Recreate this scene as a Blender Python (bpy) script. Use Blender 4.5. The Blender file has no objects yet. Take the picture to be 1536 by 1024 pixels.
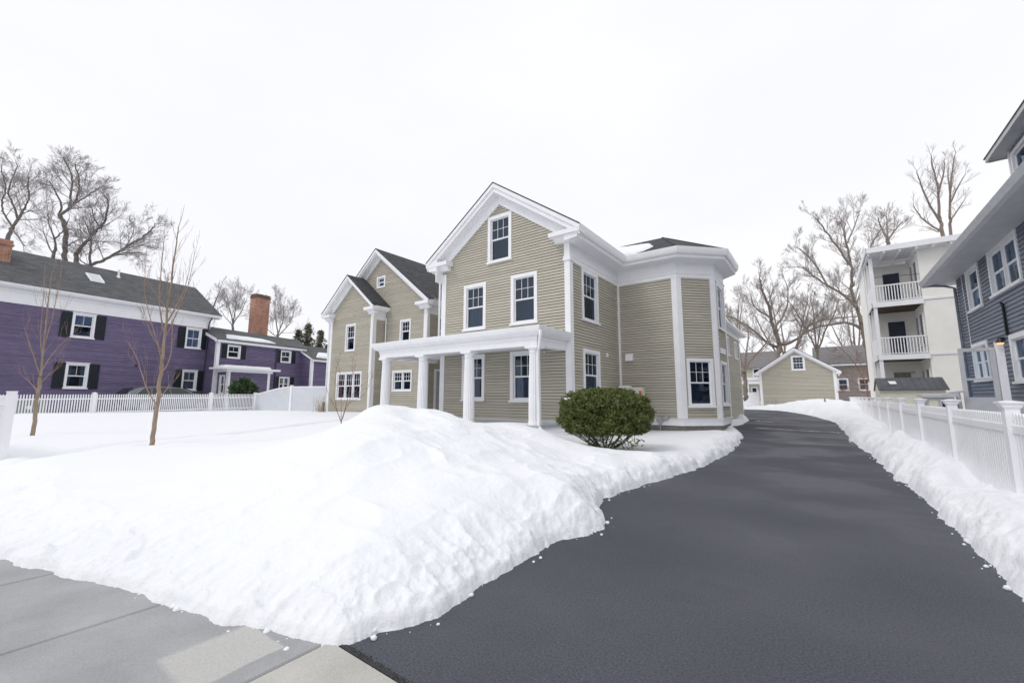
import bpy, math, random
import numpy as np
from mathutils import Vector, noise as mnoise
R = math.radians
rnd = random.Random(7)
scene = bpy.context.scene
col = scene.collection

# ------------------------------------------------------------ camera, world, sun, exposure
cd = bpy.data.cameras.new("camera"); cam = bpy.data.objects.new("camera", cd); col.objects.link(cam)
cam.location = (0, 0, 1.6)
cam.rotation_euler = (R(90 + 7.53), R(-0.1), R(36.1))
cd.sensor_width = 36; cd.lens = 631.4 / 1536 * 36
cd.clip_start = 0.05; cd.clip_end = 3000
scene.camera = cam

SUN_EL, SUN_AZ = 52, 208          # azimuth clockwise from +Y (behind-left of the camera)
w = bpy.data.worlds.new("World"); scene.world = w; w.use_nodes = True
nt = w.node_tree; nt.nodes.clear()
out = nt.nodes.new("ShaderNodeOutputWorld"); bg = nt.nodes.new("ShaderNodeBackground")
sky = nt.nodes.new("ShaderNodeTexSky"); sky.sky_type = 'NISHITA'; sky.sun_disc = False
sky.sun_elevation = R(SUN_EL); sky.sun_rotation = R(SUN_AZ)
hs = nt.nodes.new("ShaderNodeHueSaturation"); hs.inputs['Saturation'].default_value = 0.12
tc = nt.nodes.new("ShaderNodeTexCoord"); mp = nt.nodes.new("ShaderNodeMapping"); mp.inputs['Scale'].default_value = (1, 1, 2.6)
nz = nt.nodes.new("ShaderNodeTexNoise"); nz.inputs['Scale'].default_value = 1.3; nz.inputs['Detail'].default_value = 5
cr = nt.nodes.new("ShaderNodeValToRGB")     # the overcast deck: nearly even pale cloud
cr.color_ramp.elements[0].position = .35; cr.color_ramp.elements[0].color = (9.0, 9.1, 9.55, 1)
cr.color_ramp.elements[1].position = .62; cr.color_ramp.elements[1].color = (9.65, 9.7, 10.0, 1)
mx = nt.nodes.new("ShaderNodeMixRGB"); mx.inputs[0].default_value = 0.94
L = nt.links.new
L(sky.outputs[0], hs.inputs['Color']); L(hs.outputs[0], mx.inputs[1])
L(tc.outputs['Generated'], mp.inputs[0]); L(mp.outputs[0], nz.inputs[0]); L(nz.outputs[0], cr.inputs[0]); L(cr.outputs[0], mx.inputs[2])
L(mx.outputs[0], bg.inputs[0]); bg.inputs[1].default_value = 0.1; L(bg.outputs[0], out.inputs[0])

sd_ = bpy.data.lights.new("sun", 'SUN'); sun = bpy.data.objects.new("sun", sd_); col.objects.link(sun)
sd_.energy = .85; sd_.angle = R(20); sd_.color = (1, .97, .93)
az, el = R(SUN_AZ), R(SUN_EL)
sdir = Vector((math.sin(az) * math.cos(el), math.cos(az) * math.cos(el), math.sin(el)))
sun.rotation_euler = sdir.to_track_quat('Z', 'Y').to_euler()
scene.view_settings.view_transform = 'Standard'; scene.view_settings.look = 'None'
scene.view_settings.exposure = 0.11; scene.view_settings.gamma = 1
scene.render.engine = 'CYCLES'
scene.cycles.max_bounces = 8; scene.cycles.diffuse_bounces = 4; scene.cycles.sample_clamp_indirect = 6
scene.cycles.use_denoising = True; scene.cycles.denoiser = 'OPENIMAGEDENOISE'; scene.cycles.denoising_prefilter = 'ACCURATE'; scene.cycles.denoising_input_passes = 'RGB_ALBEDO_NORMAL'
scene.cycles.use_adaptive_sampling = False

# ------------------------------------------------------------ materials
def mat(name, c, rough=.6, c2=None, scale=6, bump=0, bscale=60, stretch=(1, 1, 1), spec=.35, detail=6, metal=0, lo=.35, hi=.65):
    m = bpy.data.materials.new(name); m.use_nodes = True
    t = m.node_tree; b = t.nodes['Principled BSDF']
    b.inputs['Base Color'].default_value = (*c, 1); b.inputs['Roughness'].default_value = rough
    b.inputs['Specular IOR Level'].default_value = spec; b.inputs['Metallic'].default_value = metal
    g = t.nodes.new("ShaderNodeNewGeometry"); mp = t.nodes.new("ShaderNodeMapping"); mp.inputs['Scale'].default_value = stretch
    t.links.new(g.outputs['Position'], mp.inputs[0])
    if c2:
        n = t.nodes.new("ShaderNodeTexNoise"); n.inputs['Scale'].default_value = scale; n.inputs['Detail'].default_value = detail
        r = t.nodes.new("ShaderNodeValToRGB"); r.color_ramp.elements[0].color = (*c, 1); r.color_ramp.elements[1].color = (*c2, 1)
        r.color_ramp.elements[0].position = lo; r.color_ramp.elements[1].position = hi
        t.links.new(mp.outputs[0], n.inputs[0]); t.links.new(n.outputs[0], r.inputs[0]); t.links.new(r.outputs[0], b.inputs['Base Color'])
    if bump:
        n2 = t.nodes.new("ShaderNodeTexNoise"); n2.inputs['Scale'].default_value = bscale; n2.inputs['Detail'].default_value = 4
        bp = t.nodes.new("ShaderNodeBump"); bp.inputs['Strength'].default_value = bump; bp.inputs['Distance'].default_value = .02
        t.links.new(mp.outputs[0], n2.inputs[0]); t.links.new(n2.outputs[0], bp.inputs['Height']); t.links.new(bp.outputs[0], b.inputs['Normal'])
    return m

def shingle_mat(name, a, b_, d=(1, 0), n=(0, 1)):
    """asphalt shingles: courses run along d, tabs vary in tone"""
    m = bpy.data.materials.new(name); m.use_nodes = True
    t = m.node_tree; b = t.nodes['Principled BSDF']; b.inputs['Roughness'].default_value = .9
    g = t.nodes.new("ShaderNodeNewGeometry")
    dp = t.nodes.new("ShaderNodeVectorMath"); dp.operation = 'DOT_PRODUCT'; dp.inputs[1].default_value = (d[0], d[1], 0)
    sx = t.nodes.new("ShaderNodeSeparateXYZ"); cb = t.nodes.new("ShaderNodeCombineXYZ")
    t.links.new(g.outputs['Position'], dp.inputs[0]); t.links.new(g.outputs['Position'], sx.inputs[0])
    t.links.new(dp.outputs['Value'], cb.inputs[0]); t.links.new(sx.outputs[2], cb.inputs[1])
    br = t.nodes.new("ShaderNodeTexBrick"); br.inputs['Scale'].default_value = 1
    br.inputs['Brick Width'].default_value = .3; br.inputs['Row Height'].default_value = .085
    br.inputs['Mortar Size'].default_value = .006; br.inputs['Bias'].default_value = -.1
    br.inputs['Color1'].default_value = (*a, 1); br.inputs['Color2'].default_value = (*b_, 1)
    br.inputs['Mortar'].default_value = (a[0] * .5, a[1] * .5, a[2] * .5, 1)
    t.links.new(cb.outputs[0], br.inputs[0])
    nz = t.nodes.new("ShaderNodeTexNoise"); nz.inputs['Scale'].default_value = 40; nz.inputs['Detail'].default_value = 4
    mxx = t.nodes.new("ShaderNodeMixRGB"); mxx.blend_type = 'OVERLAY'; mxx.inputs[0].default_value = .5
    t.links.new(br.outputs[0], mxx.inputs[1]); t.links.new(nz.outputs[0], mxx.inputs[2]); t.links.new(g.outputs['Position'], nz.inputs[0])
    t.links.new(mxx.outputs[0], b.inputs['Base Color'])
    return m

def brick_mat(name, a, b_, mortar):
    m = bpy.data.materials.new(name); m.use_nodes = True
    t = m.node_tree; b = t.nodes['Principled BSDF']; b.inputs['Roughness'].default_value = .9
    g = t.nodes.new("ShaderNodeNewGeometry"); sx = t.nodes.new("ShaderNodeSeparateXYZ"); cb = t.nodes.new("ShaderNodeCombineXYZ")
    ad = t.nodes.new("ShaderNodeMath"); ad.operation = 'ADD'
    t.links.new(g.outputs['Position'], sx.inputs[0]); t.links.new(sx.outputs[0], ad.inputs[0]); t.links.new(sx.outputs[1], ad.inputs[1])
    t.links.new(ad.outputs[0], cb.inputs[0]); t.links.new(sx.outputs[2], cb.inputs[1])
    br = t.nodes.new("ShaderNodeTexBrick"); br.inputs['Scale'].default_value = 1
    br.inputs['Brick Width'].default_value = .21; br.inputs['Row Height'].default_value = .075; br.inputs['Mortar Size'].default_value = .008
    br.inputs['Color1'].default_value = (*a, 1); br.inputs['Color2'].default_value = (*b_, 1); br.inputs['Mortar'].default_value = (*mortar, 1)
    t.links.new(cb.outputs[0], br.inputs[0])
    nz = t.nodes.new("ShaderNodeTexNoise"); nz.inputs['Scale'].default_value = 3; nz.inputs['Detail'].default_value = 6
    mxx = t.nodes.new("ShaderNodeMixRGB"); mxx.blend_type = 'OVERLAY'; mxx.inputs[0].default_value = .6
    t.links.new(br.outputs[0], mxx.inputs[1]); t.links.new(nz.outputs[0], mxx.inputs[2]); t.links.new(mxx.outputs[0], b.inputs['Base Color'])
    return m

def glass_mat(name, tint, refl=.5, base=.3):
    """window glass: partly clear, partly mirror"""
    m = bpy.data.materials.new(name); m.use_nodes = True; t = m.node_tree; t.nodes.clear()
    o = t.nodes.new("ShaderNodeOutputMaterial"); tr = t.nodes.new("ShaderNodeBsdfTransparent"); tr.inputs[0].default_value = (*tint, 1)
    gl = t.nodes.new("ShaderNodeBsdfGlossy"); gl.inputs['Roughness'].default_value = .03; gl.inputs['Color'].default_value = (.62, .76, .95, 1)
    fr = t.nodes.new("ShaderNodeFresnel"); fr.inputs['IOR'].default_value = 1.5
    g = t.nodes.new("ShaderNodeNewGeometry"); nz = t.nodes.new("ShaderNodeTexNoise"); nz.inputs['Scale'].default_value = 1.6; nz.inputs['Detail'].default_value = 2
    bp = t.nodes.new("ShaderNodeBump"); bp.inputs['Strength'].default_value = .12; bp.inputs['Distance'].default_value = .05
    t.links.new(g.outputs['Position'], nz.inputs[0]); t.links.new(nz.outputs[0], bp.inputs['Height']); t.links.new(bp.outputs[0], gl.inputs['Normal'])
    ma = t.nodes.new("ShaderNodeMath"); ma.operation = 'MULTIPLY_ADD'; ma.inputs[1].default_value = refl; ma.inputs[2].default_value = base; ma.use_clamp = True
    mx = t.nodes.new("ShaderNodeMixShader")
    t.links.new(fr.outputs[0], ma.inputs[0]); t.links.new(ma.outputs[0], mx.inputs[0]); t.links.new(tr.outputs[0], mx.inputs[1]); t.links.new(gl.outputs[0], mx.inputs[2])
    t.links.new(mx.outputs[0], o.inputs[0]); return m

M = {}
M['white'] = mat('white_paint', (.87, .87, .89), .5, (.83, .835, .86), 3)
M['vinyl'] = mat('white_vinyl', (.91, .91, .93), .4, (.87, .875, .90), 2)
M['beige'] = mat('beige_clapboard', (.455, .428, .358), .65, (.492, .463, .388), 2.5, .05, 40, (1, 1, 5))
M['purple'] = mat('purple_clapboard', (.148, .120, .215), .6, (.185, .152, .268), 2.5, .05, 40, (1, 1, 6))
M['blue'] = mat('blue_clapboard', (.165, .183, .235), .6, (.20, .22, .28), 2.5, .05, 40, (1, 1, 6))
def board_tone(m, course, amt=.10):
    t = m.node_tree; b = t.nodes['Principled BSDF']; src = b.inputs['Base Color'].links[0].from_socket
    g = t.nodes.new("ShaderNodeNewGeometry"); sx = t.nodes.new("ShaderNodeSeparateXYZ"); t.links.new(g.outputs['Position'], sx.inputs[0])
    dv = t.nodes.new("ShaderNodeMath"); dv.operation = 'DIVIDE'; dv.inputs[1].default_value = course; t.links.new(sx.outputs[2], dv.inputs[0])
    fl = t.nodes.new("ShaderNodeMath"); fl.operation = 'FLOOR'; t.links.new(dv.outputs[0], fl.inputs[0])
    ad = t.nodes.new("ShaderNodeMath"); ad.operation = 'ADD'; t.links.new(sx.outputs[0], ad.inputs[0]); t.links.new(sx.outputs[1], ad.inputs[1])
    # board lengths of about 3.4 m, staggered from course to course
    ml = t.nodes.new("ShaderNodeMath"); ml.operation = 'MULTIPLY_ADD'; ml.inputs[1].default_value = 1.37; t.links.new(fl.outputs[0], ml.inputs[0]); t.links.new(ad.outputs[0], ml.inputs[2])
    d2 = t.nodes.new("ShaderNodeMath"); d2.operation = 'DIVIDE'; d2.inputs[1].default_value = 3.4; t.links.new(ml.outputs[0], d2.inputs[0])
    f2 = t.nodes.new("ShaderNodeMath"); f2.operation = 'FLOOR'; t.links.new(d2.outputs[0], f2.inputs[0])
    cb = t.nodes.new("ShaderNodeCombineXYZ"); t.links.new(fl.outputs[0], cb.inputs[0]); t.links.new(f2.outputs[0], cb.inputs[1])
    wn = t.nodes.new("ShaderNodeTexWhiteNoise"); wn.noise_dimensions = '2D'; t.links.new(cb.outputs[0], wn.inputs['Vector'])
    mr = t.nodes.new("ShaderNodeMapRange"); mr.inputs[3].default_value = 1 - amt; mr.inputs[4].default_value = 1 + amt; t.links.new(wn.outputs['Value'], mr.inputs[0])
    mu = t.nodes.new("ShaderNodeVectorMath"); mu.operation = 'SCALE'; t.links.new(src, mu.inputs[0]); t.links.new(mr.outputs[0], mu.inputs['Scale']); t.links.new(mu.outputs[0], b.inputs['Base Color'])
board_tone(M['beige'], .11, .07); board_tone(M['purple'], .10, .13); board_tone(M['blue'], .125, .10)
M['purple_trim'] = mat('purple_pipe', (.07, .055, .10), .5)
M['shingle'] = shingle_mat('charcoal_shingle', (.038, .04, .046), (.075, .078, .088))
M['shingle_y'] = shingle_mat('charcoal_shingle_side', (.038, .04, .046), (.075, .078, .088), (0, 1))
M['shingle_p'] = shingle_mat('grey_shingle', (.075, .08, .085), (.125, .13, .138), (-.165, .986))
M['lap_shade'] = mat('painted_lap_shadow', (.03, .029, .027), .95)  # dark slot backing: shadow line under each board, painted into the colour
M['stone'] = brick_mat('fieldstone', (.20, .19, .165), (.30, .29, .25), (.15, .14, .125))
M['brick'] = brick_mat('red_brick', (.33, .12, .07), (.45, .21, .13), (.42, .36, .32))
M['bricktop'] = mat('sooty_brick', (.10, .065, .05), .95, (.2, .12, .09), 9)
M['glass'] = glass_mat('window_glass', (.45, .56, .75), .8, .05)
M['glassclear'] = glass_mat('clear_glass', (.85, .9, .93), .5, .05)
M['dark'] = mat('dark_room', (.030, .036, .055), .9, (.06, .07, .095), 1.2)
M['curtain'] = mat('pale_curtain', (.17, .175, .19), .9, (.09, .092, .105), 14, 0, 60, (1, 1, .08))
M['bright_curtain'] = mat('white_curtain', (.66, .66, .64), .9, (.55, .55, .54), 14, 0, 60, (1, 1, .08))
M['drape'] = mat('beige_drape', (.33, .31, .26), .9, (.23, .215, .18), 12, 0, 60, (1, 1, .1))
M['reddrape'] = mat('red_drape', (.13, .04, .045), .9, (.07, .03, .035), 12, 0, 60, (1, 1, .1))
M['shutter'] = mat('black_shutter', (.010, .014, .021), .4, (.016, .022, .03), 5)
M['greytrim'] = mat('grey_trim', (.42, .44, .48), .5, (.36, .38, .42), 4)
M['stucco'] = mat('cream_stucco', (.90, .88, .83), .85, (.86, .84, .79), 2.2, .35, 22)
M['deckwood'] = mat('rotten_deck_wood', (.12, .09, .05), .8, (.05, .036, .022), 6, 0, 60, (1, 4, 1))
M['asphalt_y'] = None
M['bark'] = mat('grey_bark', (.19, .168, .152), .9, (.13, .112, .10), 8, .5, 40, (1, 1, .3))
M['bark2'] = mat('brown_bark', (.26, .215, .18), .9, (.19, .155, .13), 8, .5, 40, (1, 1, .3))
M['bark3'] = mat('young_bark', (.36, .28, .20), .8, (.27, .20, .14), 12, .3, 40, (1, 1, .4))
M['twig'] = mat('grey_twig', (.29, .26, .265), .9)
M['twig2'] = mat('brown_twig', (.33, .29, .27), .9)
M['twig3'] = mat('orange_twig', (.30, .20, .16), .8, (.36, .27, .21), 5)
M['twig4'] = mat('red_brown_twig', (.22, .12, .085), .8, (.3, .19, .13), 5)
M['leaf'] = mat('yew_needles', (.085, .115, .036), .6, (.215, .245, .085), 7, spec=.3, lo=.3, hi=.7)
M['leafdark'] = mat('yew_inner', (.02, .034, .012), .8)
M['conifer'] = mat('conifer_needles', (.085, .095, .062), .8, (.17, .15, .11), 3)
M['rhodo'] = mat('broad_leaves', (.04, .075, .032), .5, (.07, .12, .05), 5)
M['metal'] = mat('grey_metal', (.38, .39, .4), .35, metal=.6)
M['carpaint'] = mat('grey_car_paint', (.13, .145, .165), .2, spec=.8)
M['black'] = mat('black_rubber', (.012, .012, .013), .6)
M['tgreen'] = mat('utility_green', (.24, .275, .24), .6, (.21, .245, .215), 3)
M['brownwall'] = mat('taupe_siding', (.30, .265, .25), .8, (.34, .30, .28), 2, 0, 60, (1, 1, 6))
M['brownroof'] = mat('taupe_roof', (.17, .165, .17), .9, (.23, .22, .225), 4)
M['cream'] = mat('cream_siding', (.60, .58, .47), .7, (.54, .52, .42), 2)
M['shedwall'] = mat('shed_panel', (.78, .75, .63), .6, (.72, .69, .58), 2)
M['shedroof'] = mat('shed_roof', (.085, .09, .105), .7, (.12, .125, .14), 3)
M['acwhite'] = mat('appliance_beige', (.62, .60, .54), .5)
M['redlabel'] = mat('red_sticker', (.6, .08, .06), .5)
M['rust'] = mat('dry_grass', (.42, .34, .22), .9)

def emit(name, c, s):
    m = bpy.data.materials.new(name); m.use_nodes = True; b = m.node_tree.nodes['Principled BSDF']
    b.inputs['Base Color'].default_value = (*c, 1); b.inputs['Emission Color'].default_value = (*c, 1); b.inputs['Emission Strength'].default_value = s
    return m
M['lamp'] = emit('warm_bulb', (1, .62, .28), .8)

def snow_mat():
    m = bpy.data.materials.new('snow'); m.use_nodes = True; t = m.node_tree; b = t.nodes['Principled BSDF']
    b.inputs['Base Color'].default_value = (.835, .85, .88, 1); b.inputs['Roughness'].default_value = .75
    b.inputs['Specular IOR Level'].default_value = .2
    g = t.nodes.new("ShaderNodeNewGeometry")
    a = t.nodes.new("ShaderNodeTexNoise"); a.inputs['Scale'].default_value = 14; a.inputs['Detail'].default_value = 8; a.inputs['Roughness'].default_value = .65
    at = t.nodes.new("ShaderNodeAttribute"); at.attribute_name = 'rough_snow'
    sc = t.nodes.new("ShaderNodeMath"); sc.operation = 'MULTIPLY_ADD'; sc.inputs[1].default_value = .5; sc.inputs[2].default_value = .06
    bp = t.nodes.new("ShaderNodeBump"); bp.inputs['Distance'].default_value = .05
    t.links.new(g.outputs['Position'], a.inputs[0]); t.links.new(a.outputs[0], bp.inputs['Height'])
    t.links.new(at.outputs['Fac'], sc.inputs[0]); t.links.new(sc.outputs[0], bp.inputs['Strength']); t.links.new(bp.outputs[0], b.inputs['Normal'])
    return m
M['snow'] = snow_mat()

def asphalt_mat():
    m = bpy.data.materials.new('asphalt'); m.use_nodes = True; t = m.node_tree; b = t.nodes['Principled BSDF']
    g = t.nodes.new("ShaderNodeNewGeometry")
    def noise(sc, det=4, rough=.5, src=None):
        n = t.nodes.new("ShaderNodeTexNoise"); n.inputs['Scale'].default_value = sc; n.inputs['Detail'].default_value = det; n.inputs['Roughness'].default_value = rough
        t.links.new(src or g.outputs['Position'], n.inputs[0]); return n
    def ramp(n, p0, c0, p1, c1):
        r = t.nodes.new("ShaderNodeValToRGB"); r.color_ramp.elements[0].position = p0; r.color_ramp.elements[1].position = p1
        r.color_ramp.elements[0].color = (*c0, 1); r.color_ramp.elements[1].color = (*c1, 1); t.links.new(n.outputs[0], r.inputs[0]); return r
    big = ramp(noise(1.1, 7, .62), .30, (.054, .057, .072), .72, (.078, .082, .101))
    fine = ramp(noise(62, 5, .8), .34, (.4, .4, .4), .68, (1.6, 1.6, 1.62))
    mu = t.nodes.new("ShaderNodeMixRGB"); mu.blend_type = 'MULTIPLY'; mu.inputs[0].default_value = 1
    t.links.new(big.outputs[0], mu.inputs[1]); t.links.new(fine.outputs[0], mu.inputs[2])
    # salt-white meltwater streaks running across the drive further back
    mp = t.nodes.new("ShaderNodeMapping"); mp.inputs['Scale'].default_value = (.16, 1.5, 1); mp.inputs['Rotation'].default_value = (0, 0, R(-14))
    t.links.new(g.outputs['Position'], mp.inputs[0])
    st = ramp(noise(1, 3, .5, mp.outputs[0]), .56, (0, 0, 0), .70, (1, 1, 1))
    sx = t.nodes.new("ShaderNodeSeparateXYZ"); t.links.new(g.outputs['Position'], sx.inputs[0])
    mr = t.nodes.new("ShaderNodeMapRange"); mr.inputs[1].default_value = 13; mr.inputs[2].default_value = 19; t.links.new(sx.outputs[1], mr.inputs[0])
    mm = t.nodes.new("ShaderNodeMath"); mm.operation = 'MULTIPLY'; t.links.new(st.outputs[0], mm.inputs[0]); t.links.new(mr.outputs[0], mm.inputs[1])
    m3 = t.nodes.new("ShaderNodeMath"); m3.operation = 'MULTIPLY'; m3.inputs[1].default_value = .55; t.links.new(mm.outputs[0], m3.inputs[0])
    mx = t.nodes.new("ShaderNodeMixRGB"); mx.inputs[2].default_value = (.24, .235, .24, 1)
    t.links.new(m3.outputs[0], mx.inputs[0]); t.links.new(mu.outputs[0], mx.inputs[1]); t.links.new(mx.outputs[0], b.inputs['Base Color'])
    wet = t.nodes.new("ShaderNodeMapRange"); wet.inputs[1].default_value = .42; wet.inputs[2].default_value = .6; wet.inputs[3].default_value = .50; wet.inputs[4].default_value = .8
    t.links.new(noise(.55, 3).outputs[0], wet.inputs[0]); t.links.new(wet.outputs[0], b.inputs['Roughness'])
    b.inputs['Specular IOR Level'].default_value = .35
    bn = noise(75, 4, .8); bp = t.nodes.new("ShaderNodeBump"); bp.inputs['Strength'].default_value = .4; bp.inputs['Distance'].default_value = .005
    t.links.new(bn.outputs[0], bp.inputs['Height']); t.links.new(bp.outputs[0], b.inputs['Normal'])
    return m
M['asphalt'] = asphalt_mat()

def concrete_mat(name, dark, light, box=None):
    """concrete; box = (x0,x1,y0,y1) of a dry, paler patch on an otherwise damp slab"""
    m = bpy.data.materials.new(name); m.use_nodes = True; t = m.node_tree; b = t.nodes['Principled BSDF']
    b.inputs['Roughness'].default_value = .75; b.inputs['Specular IOR Level'].default_value = .3
    g = t.nodes.new("ShaderNodeNewGeometry")
    def noise(sc, det=5, st=(1, 1, 1)):
        mp = t.nodes.new("ShaderNodeMapping"); mp.inputs['Scale'].default_value = st; t.links.new(g.outputs['Position'], mp.inputs[0])
        n = t.nodes.new("ShaderNodeTexNoise"); n.inputs['Scale'].default_value = sc; n.inputs['Detail'].default_value = det; t.links.new(mp.outputs[0], n.inputs[0]); return n
    def ramp(n, p0, c0, p1, c1):
        r = t.nodes.new("ShaderNodeValToRGB"); r.color_ramp.elements[0].position = p0; r.color_ramp.elements[1].position = p1
        r.color_ramp.elements[0].color = (*c0, 1); r.color_ramp.elements[1].color = (*c1, 1); t.links.new(n.outputs[0], r.inputs[0]); return r
    base = ramp(noise(1.6, 8), .35, tuple(v * .9 for v in dark), .68, tuple(v * 1.14 for v in dark))
    fin = ramp(noise(130, 6), .3, (.86, .86, .86), .7, (1.12, 1.12, 1.12))
    last = base.outputs[0]
    if box:
        sx = t.nodes.new("ShaderNodeSeparateXYZ"); nn = noise(5, 4)
        ad = t.nodes.new("ShaderNodeVectorMath"); ad.operation = 'MULTIPLY_ADD'; ad.inputs[1].default_value = (.06, .06, 0)
        t.links.new(nn.outputs['Color'], ad.inputs[0]); t.links.new(g.outputs['Position'], ad.inputs[2]); t.links.new(ad.outputs[0], sx.inputs[0])
        prev = None
        for ch, lo, hi, s in ((0, box[0], box[0] + .05, 1), (0, box[1] - .02, box[1], -1), (1, box[2], box[2] + .04, 1), (1, box[3] - .02, box[3], -1)):
            mr = t.nodes.new("ShaderNodeMapRange"); mr.inputs[1].default_value = lo; mr.inputs[2].default_value = hi
            if s < 0: mr.inputs[3].default_value = 1; mr.inputs[4].default_value = 0
            t.links.new(sx.outputs[ch], mr.inputs[0])
            if prev is None: prev = mr.outputs[0]
            else:
                k = t.nodes.new("ShaderNodeMath"); k.operation = 'MULTIPLY'; t.links.new(prev, k.inputs[0]); t.links.new(mr.outputs[0], k.inputs[1]); prev = k.outputs[0]
        mx = t.nodes.new("ShaderNodeMixRGB"); mx.inputs[2].default_value = (*light, 1); t.links.new(prev, mx.inputs[0]); t.links.new(last, mx.inputs[1]); last = mx.outputs[0]
    mu = t.nodes.new("ShaderNodeMixRGB"); mu.blend_type = 'MULTIPLY'; mu.inputs[0].default_value = 1
    t.links.new(last, mu.inputs[1]); t.links.new(fin.outputs[0], mu.inputs[2]); t.links.new(mu.outputs[0], b.inputs['Base Color'])
    bn = noise(60, 4, (1, 1, 1)); bp = t.nodes.new("ShaderNodeBump"); bp.inputs['Strength'].default_value = .35; bp.inputs['Distance'].default_value = .004
    t.links.new(bn.outputs[0], bp.inputs['Height']); t.links.new(bp.outputs[0], b.inputs['Normal'])
    return m
M['slab_wet'] = concrete_mat('damp_concrete', (.335, .338, .345), (.47, .465, .45), (-3.38, -2.86, 1.0, 1.55))
M['slab_dry'] = concrete_mat('dry_concrete', (.45, .44, .41), (.5, .5, .5))

# ------------------------------------------------------------ object helpers
def tag(o, label=None, cat=None, group=None, kind=None):
    if label: o['label'] = label
    if cat: o['category'] = cat
    if group: o['group'] = group
    if kind: o['kind'] = kind
    return o
def thing(name, label, cat, loc=(0, 0, 0), group=None):
    o = bpy.data.objects.new(name, None); col.objects.link(o); o.location = loc; o.empty_display_size = .3
    return tag(o, label, cat, group)

class MB:
    """collects faces; build() links ONE mesh object"""
    def __init__(s): s.v = []; s.f = []; s.mi = []; s.m = 0
    def face(s, pts):
        b = len(s.v); s.v.extend([tuple(p) for p in pts]); s.f.append(tuple(range(b, b + len(pts)))); s.mi.append(s.m)
    def hexa(s, p):           # p: 8 points, bottom 4 (ccw) then top 4
        b = len(s.v); s.v.extend([tuple(q) for q in p])
        for q in ((0, 3, 2, 1), (4, 5, 6, 7), (0, 1, 5, 4), (1, 2, 6, 5), (2, 3, 7, 6), (3, 0, 4, 7)):
            s.f.append(tuple(b + i for i in q)); s.mi.append(s.m)
    def prism(s, a, c):       # two matching polygons a, c -> closed solid
        n = len(a); b = len(s.v); s.v.extend([tuple(q) for q in a]); s.v.extend([tuple(q) for q in c])
        s.f.append(tuple(b + i for i in range(n))[::-1]); s.mi.append(s.m)
        s.f.append(tuple(b + n + i for i in range(n))); s.mi.append(s.m)
        for i in range(n):
            j = (i + 1) % n; s.f.append((b + i, b + j, b + n + j, b + n + i)); s.mi.append(s.m)
    def box(s, x0, x1, y0, y1, z0, z1, F=None):
        p = [(x0, y0, z0), (x1, y0, z0), (x1, y1, z0), (x0, y1, z0), (x0, y0, z1), (x1, y0, z1), (x1, y1, z1), (x0, y1, z1)]
        s.hexa([F(*q) for q in p] if F else p)
    def tube(s, pts, rad, n=6, cap=True):
        rings = []; up0 = Vector((.31, .17, .93)); P = [Vector(p) for p in pts]
        for i, p in enumerate(P):
            d = (P[min(i + 1, len(P) - 1)] - P[max(i - 1, 0)])
            if d.length < 1e-9: d = Vector((0, 0, 1))
            d.normalize(); a = d.cross(up0)
            if a.length < 1e-3: a = d.cross(Vector((1, 0, 0)))
            a.normalize(); b_ = d.cross(a); r = rad[i] if hasattr(rad, '__len__') else rad
            b = len(s.v); rings.append(b)
            for k in range(n):
                t = 2 * math.pi * k / n; s.v.append(tuple(p + a * (math.cos(t) * r) + b_ * (math.sin(t) * r)))
        for i in range(len(rings) - 1):
            for k in range(n):
                k2 = (k + 1) % n; s.f.append((rings[i] + k, rings[i] + k2, rings[i + 1] + k2, rings[i + 1] + k)); s.mi.append(s.m)
        if cap:
            s.f.append(tuple(rings[0] + k for k in range(n))[::-1]); s.f.append(tuple(rings[-1] + k for k in range(n))); s.mi += [s.m] * 2
    def build(s, name, m, parent=None, smooth=False):
        me = bpy.data.meshes.new(name); me.from_pydata(s.v, [], s.f)
        ms = m if isinstance(m, (list, tuple)) else [m]
        for q in ms: me.materials.append(q)
        if len(ms) > 1: me.polygons.foreach_set('material_index', s.mi)
        if smooth: me.polygons.foreach_set('use_smooth', [True] * len(me.polygons))
        me.update(); o = bpy.data.objects.new(name, me); col.objects.link(o)
        if parent:
            o.parent = parent; q = parent; off = Vector((0, 0, 0))
            while q: off += q.location; q = q.parent
            o.location = -off
        return o

class Fr:
    """wall frame: s runs along the wall, t outward, z up"""
    def __init__(s, p, d, n): s.p, s.d, s.n = p, d, n
    def __call__(s, a, t, z): return (s.p[0] + s.d[0] * a + s.n[0] * t, s.p[1] + s.d[1] * a + s.n[1] * t, z)

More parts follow.
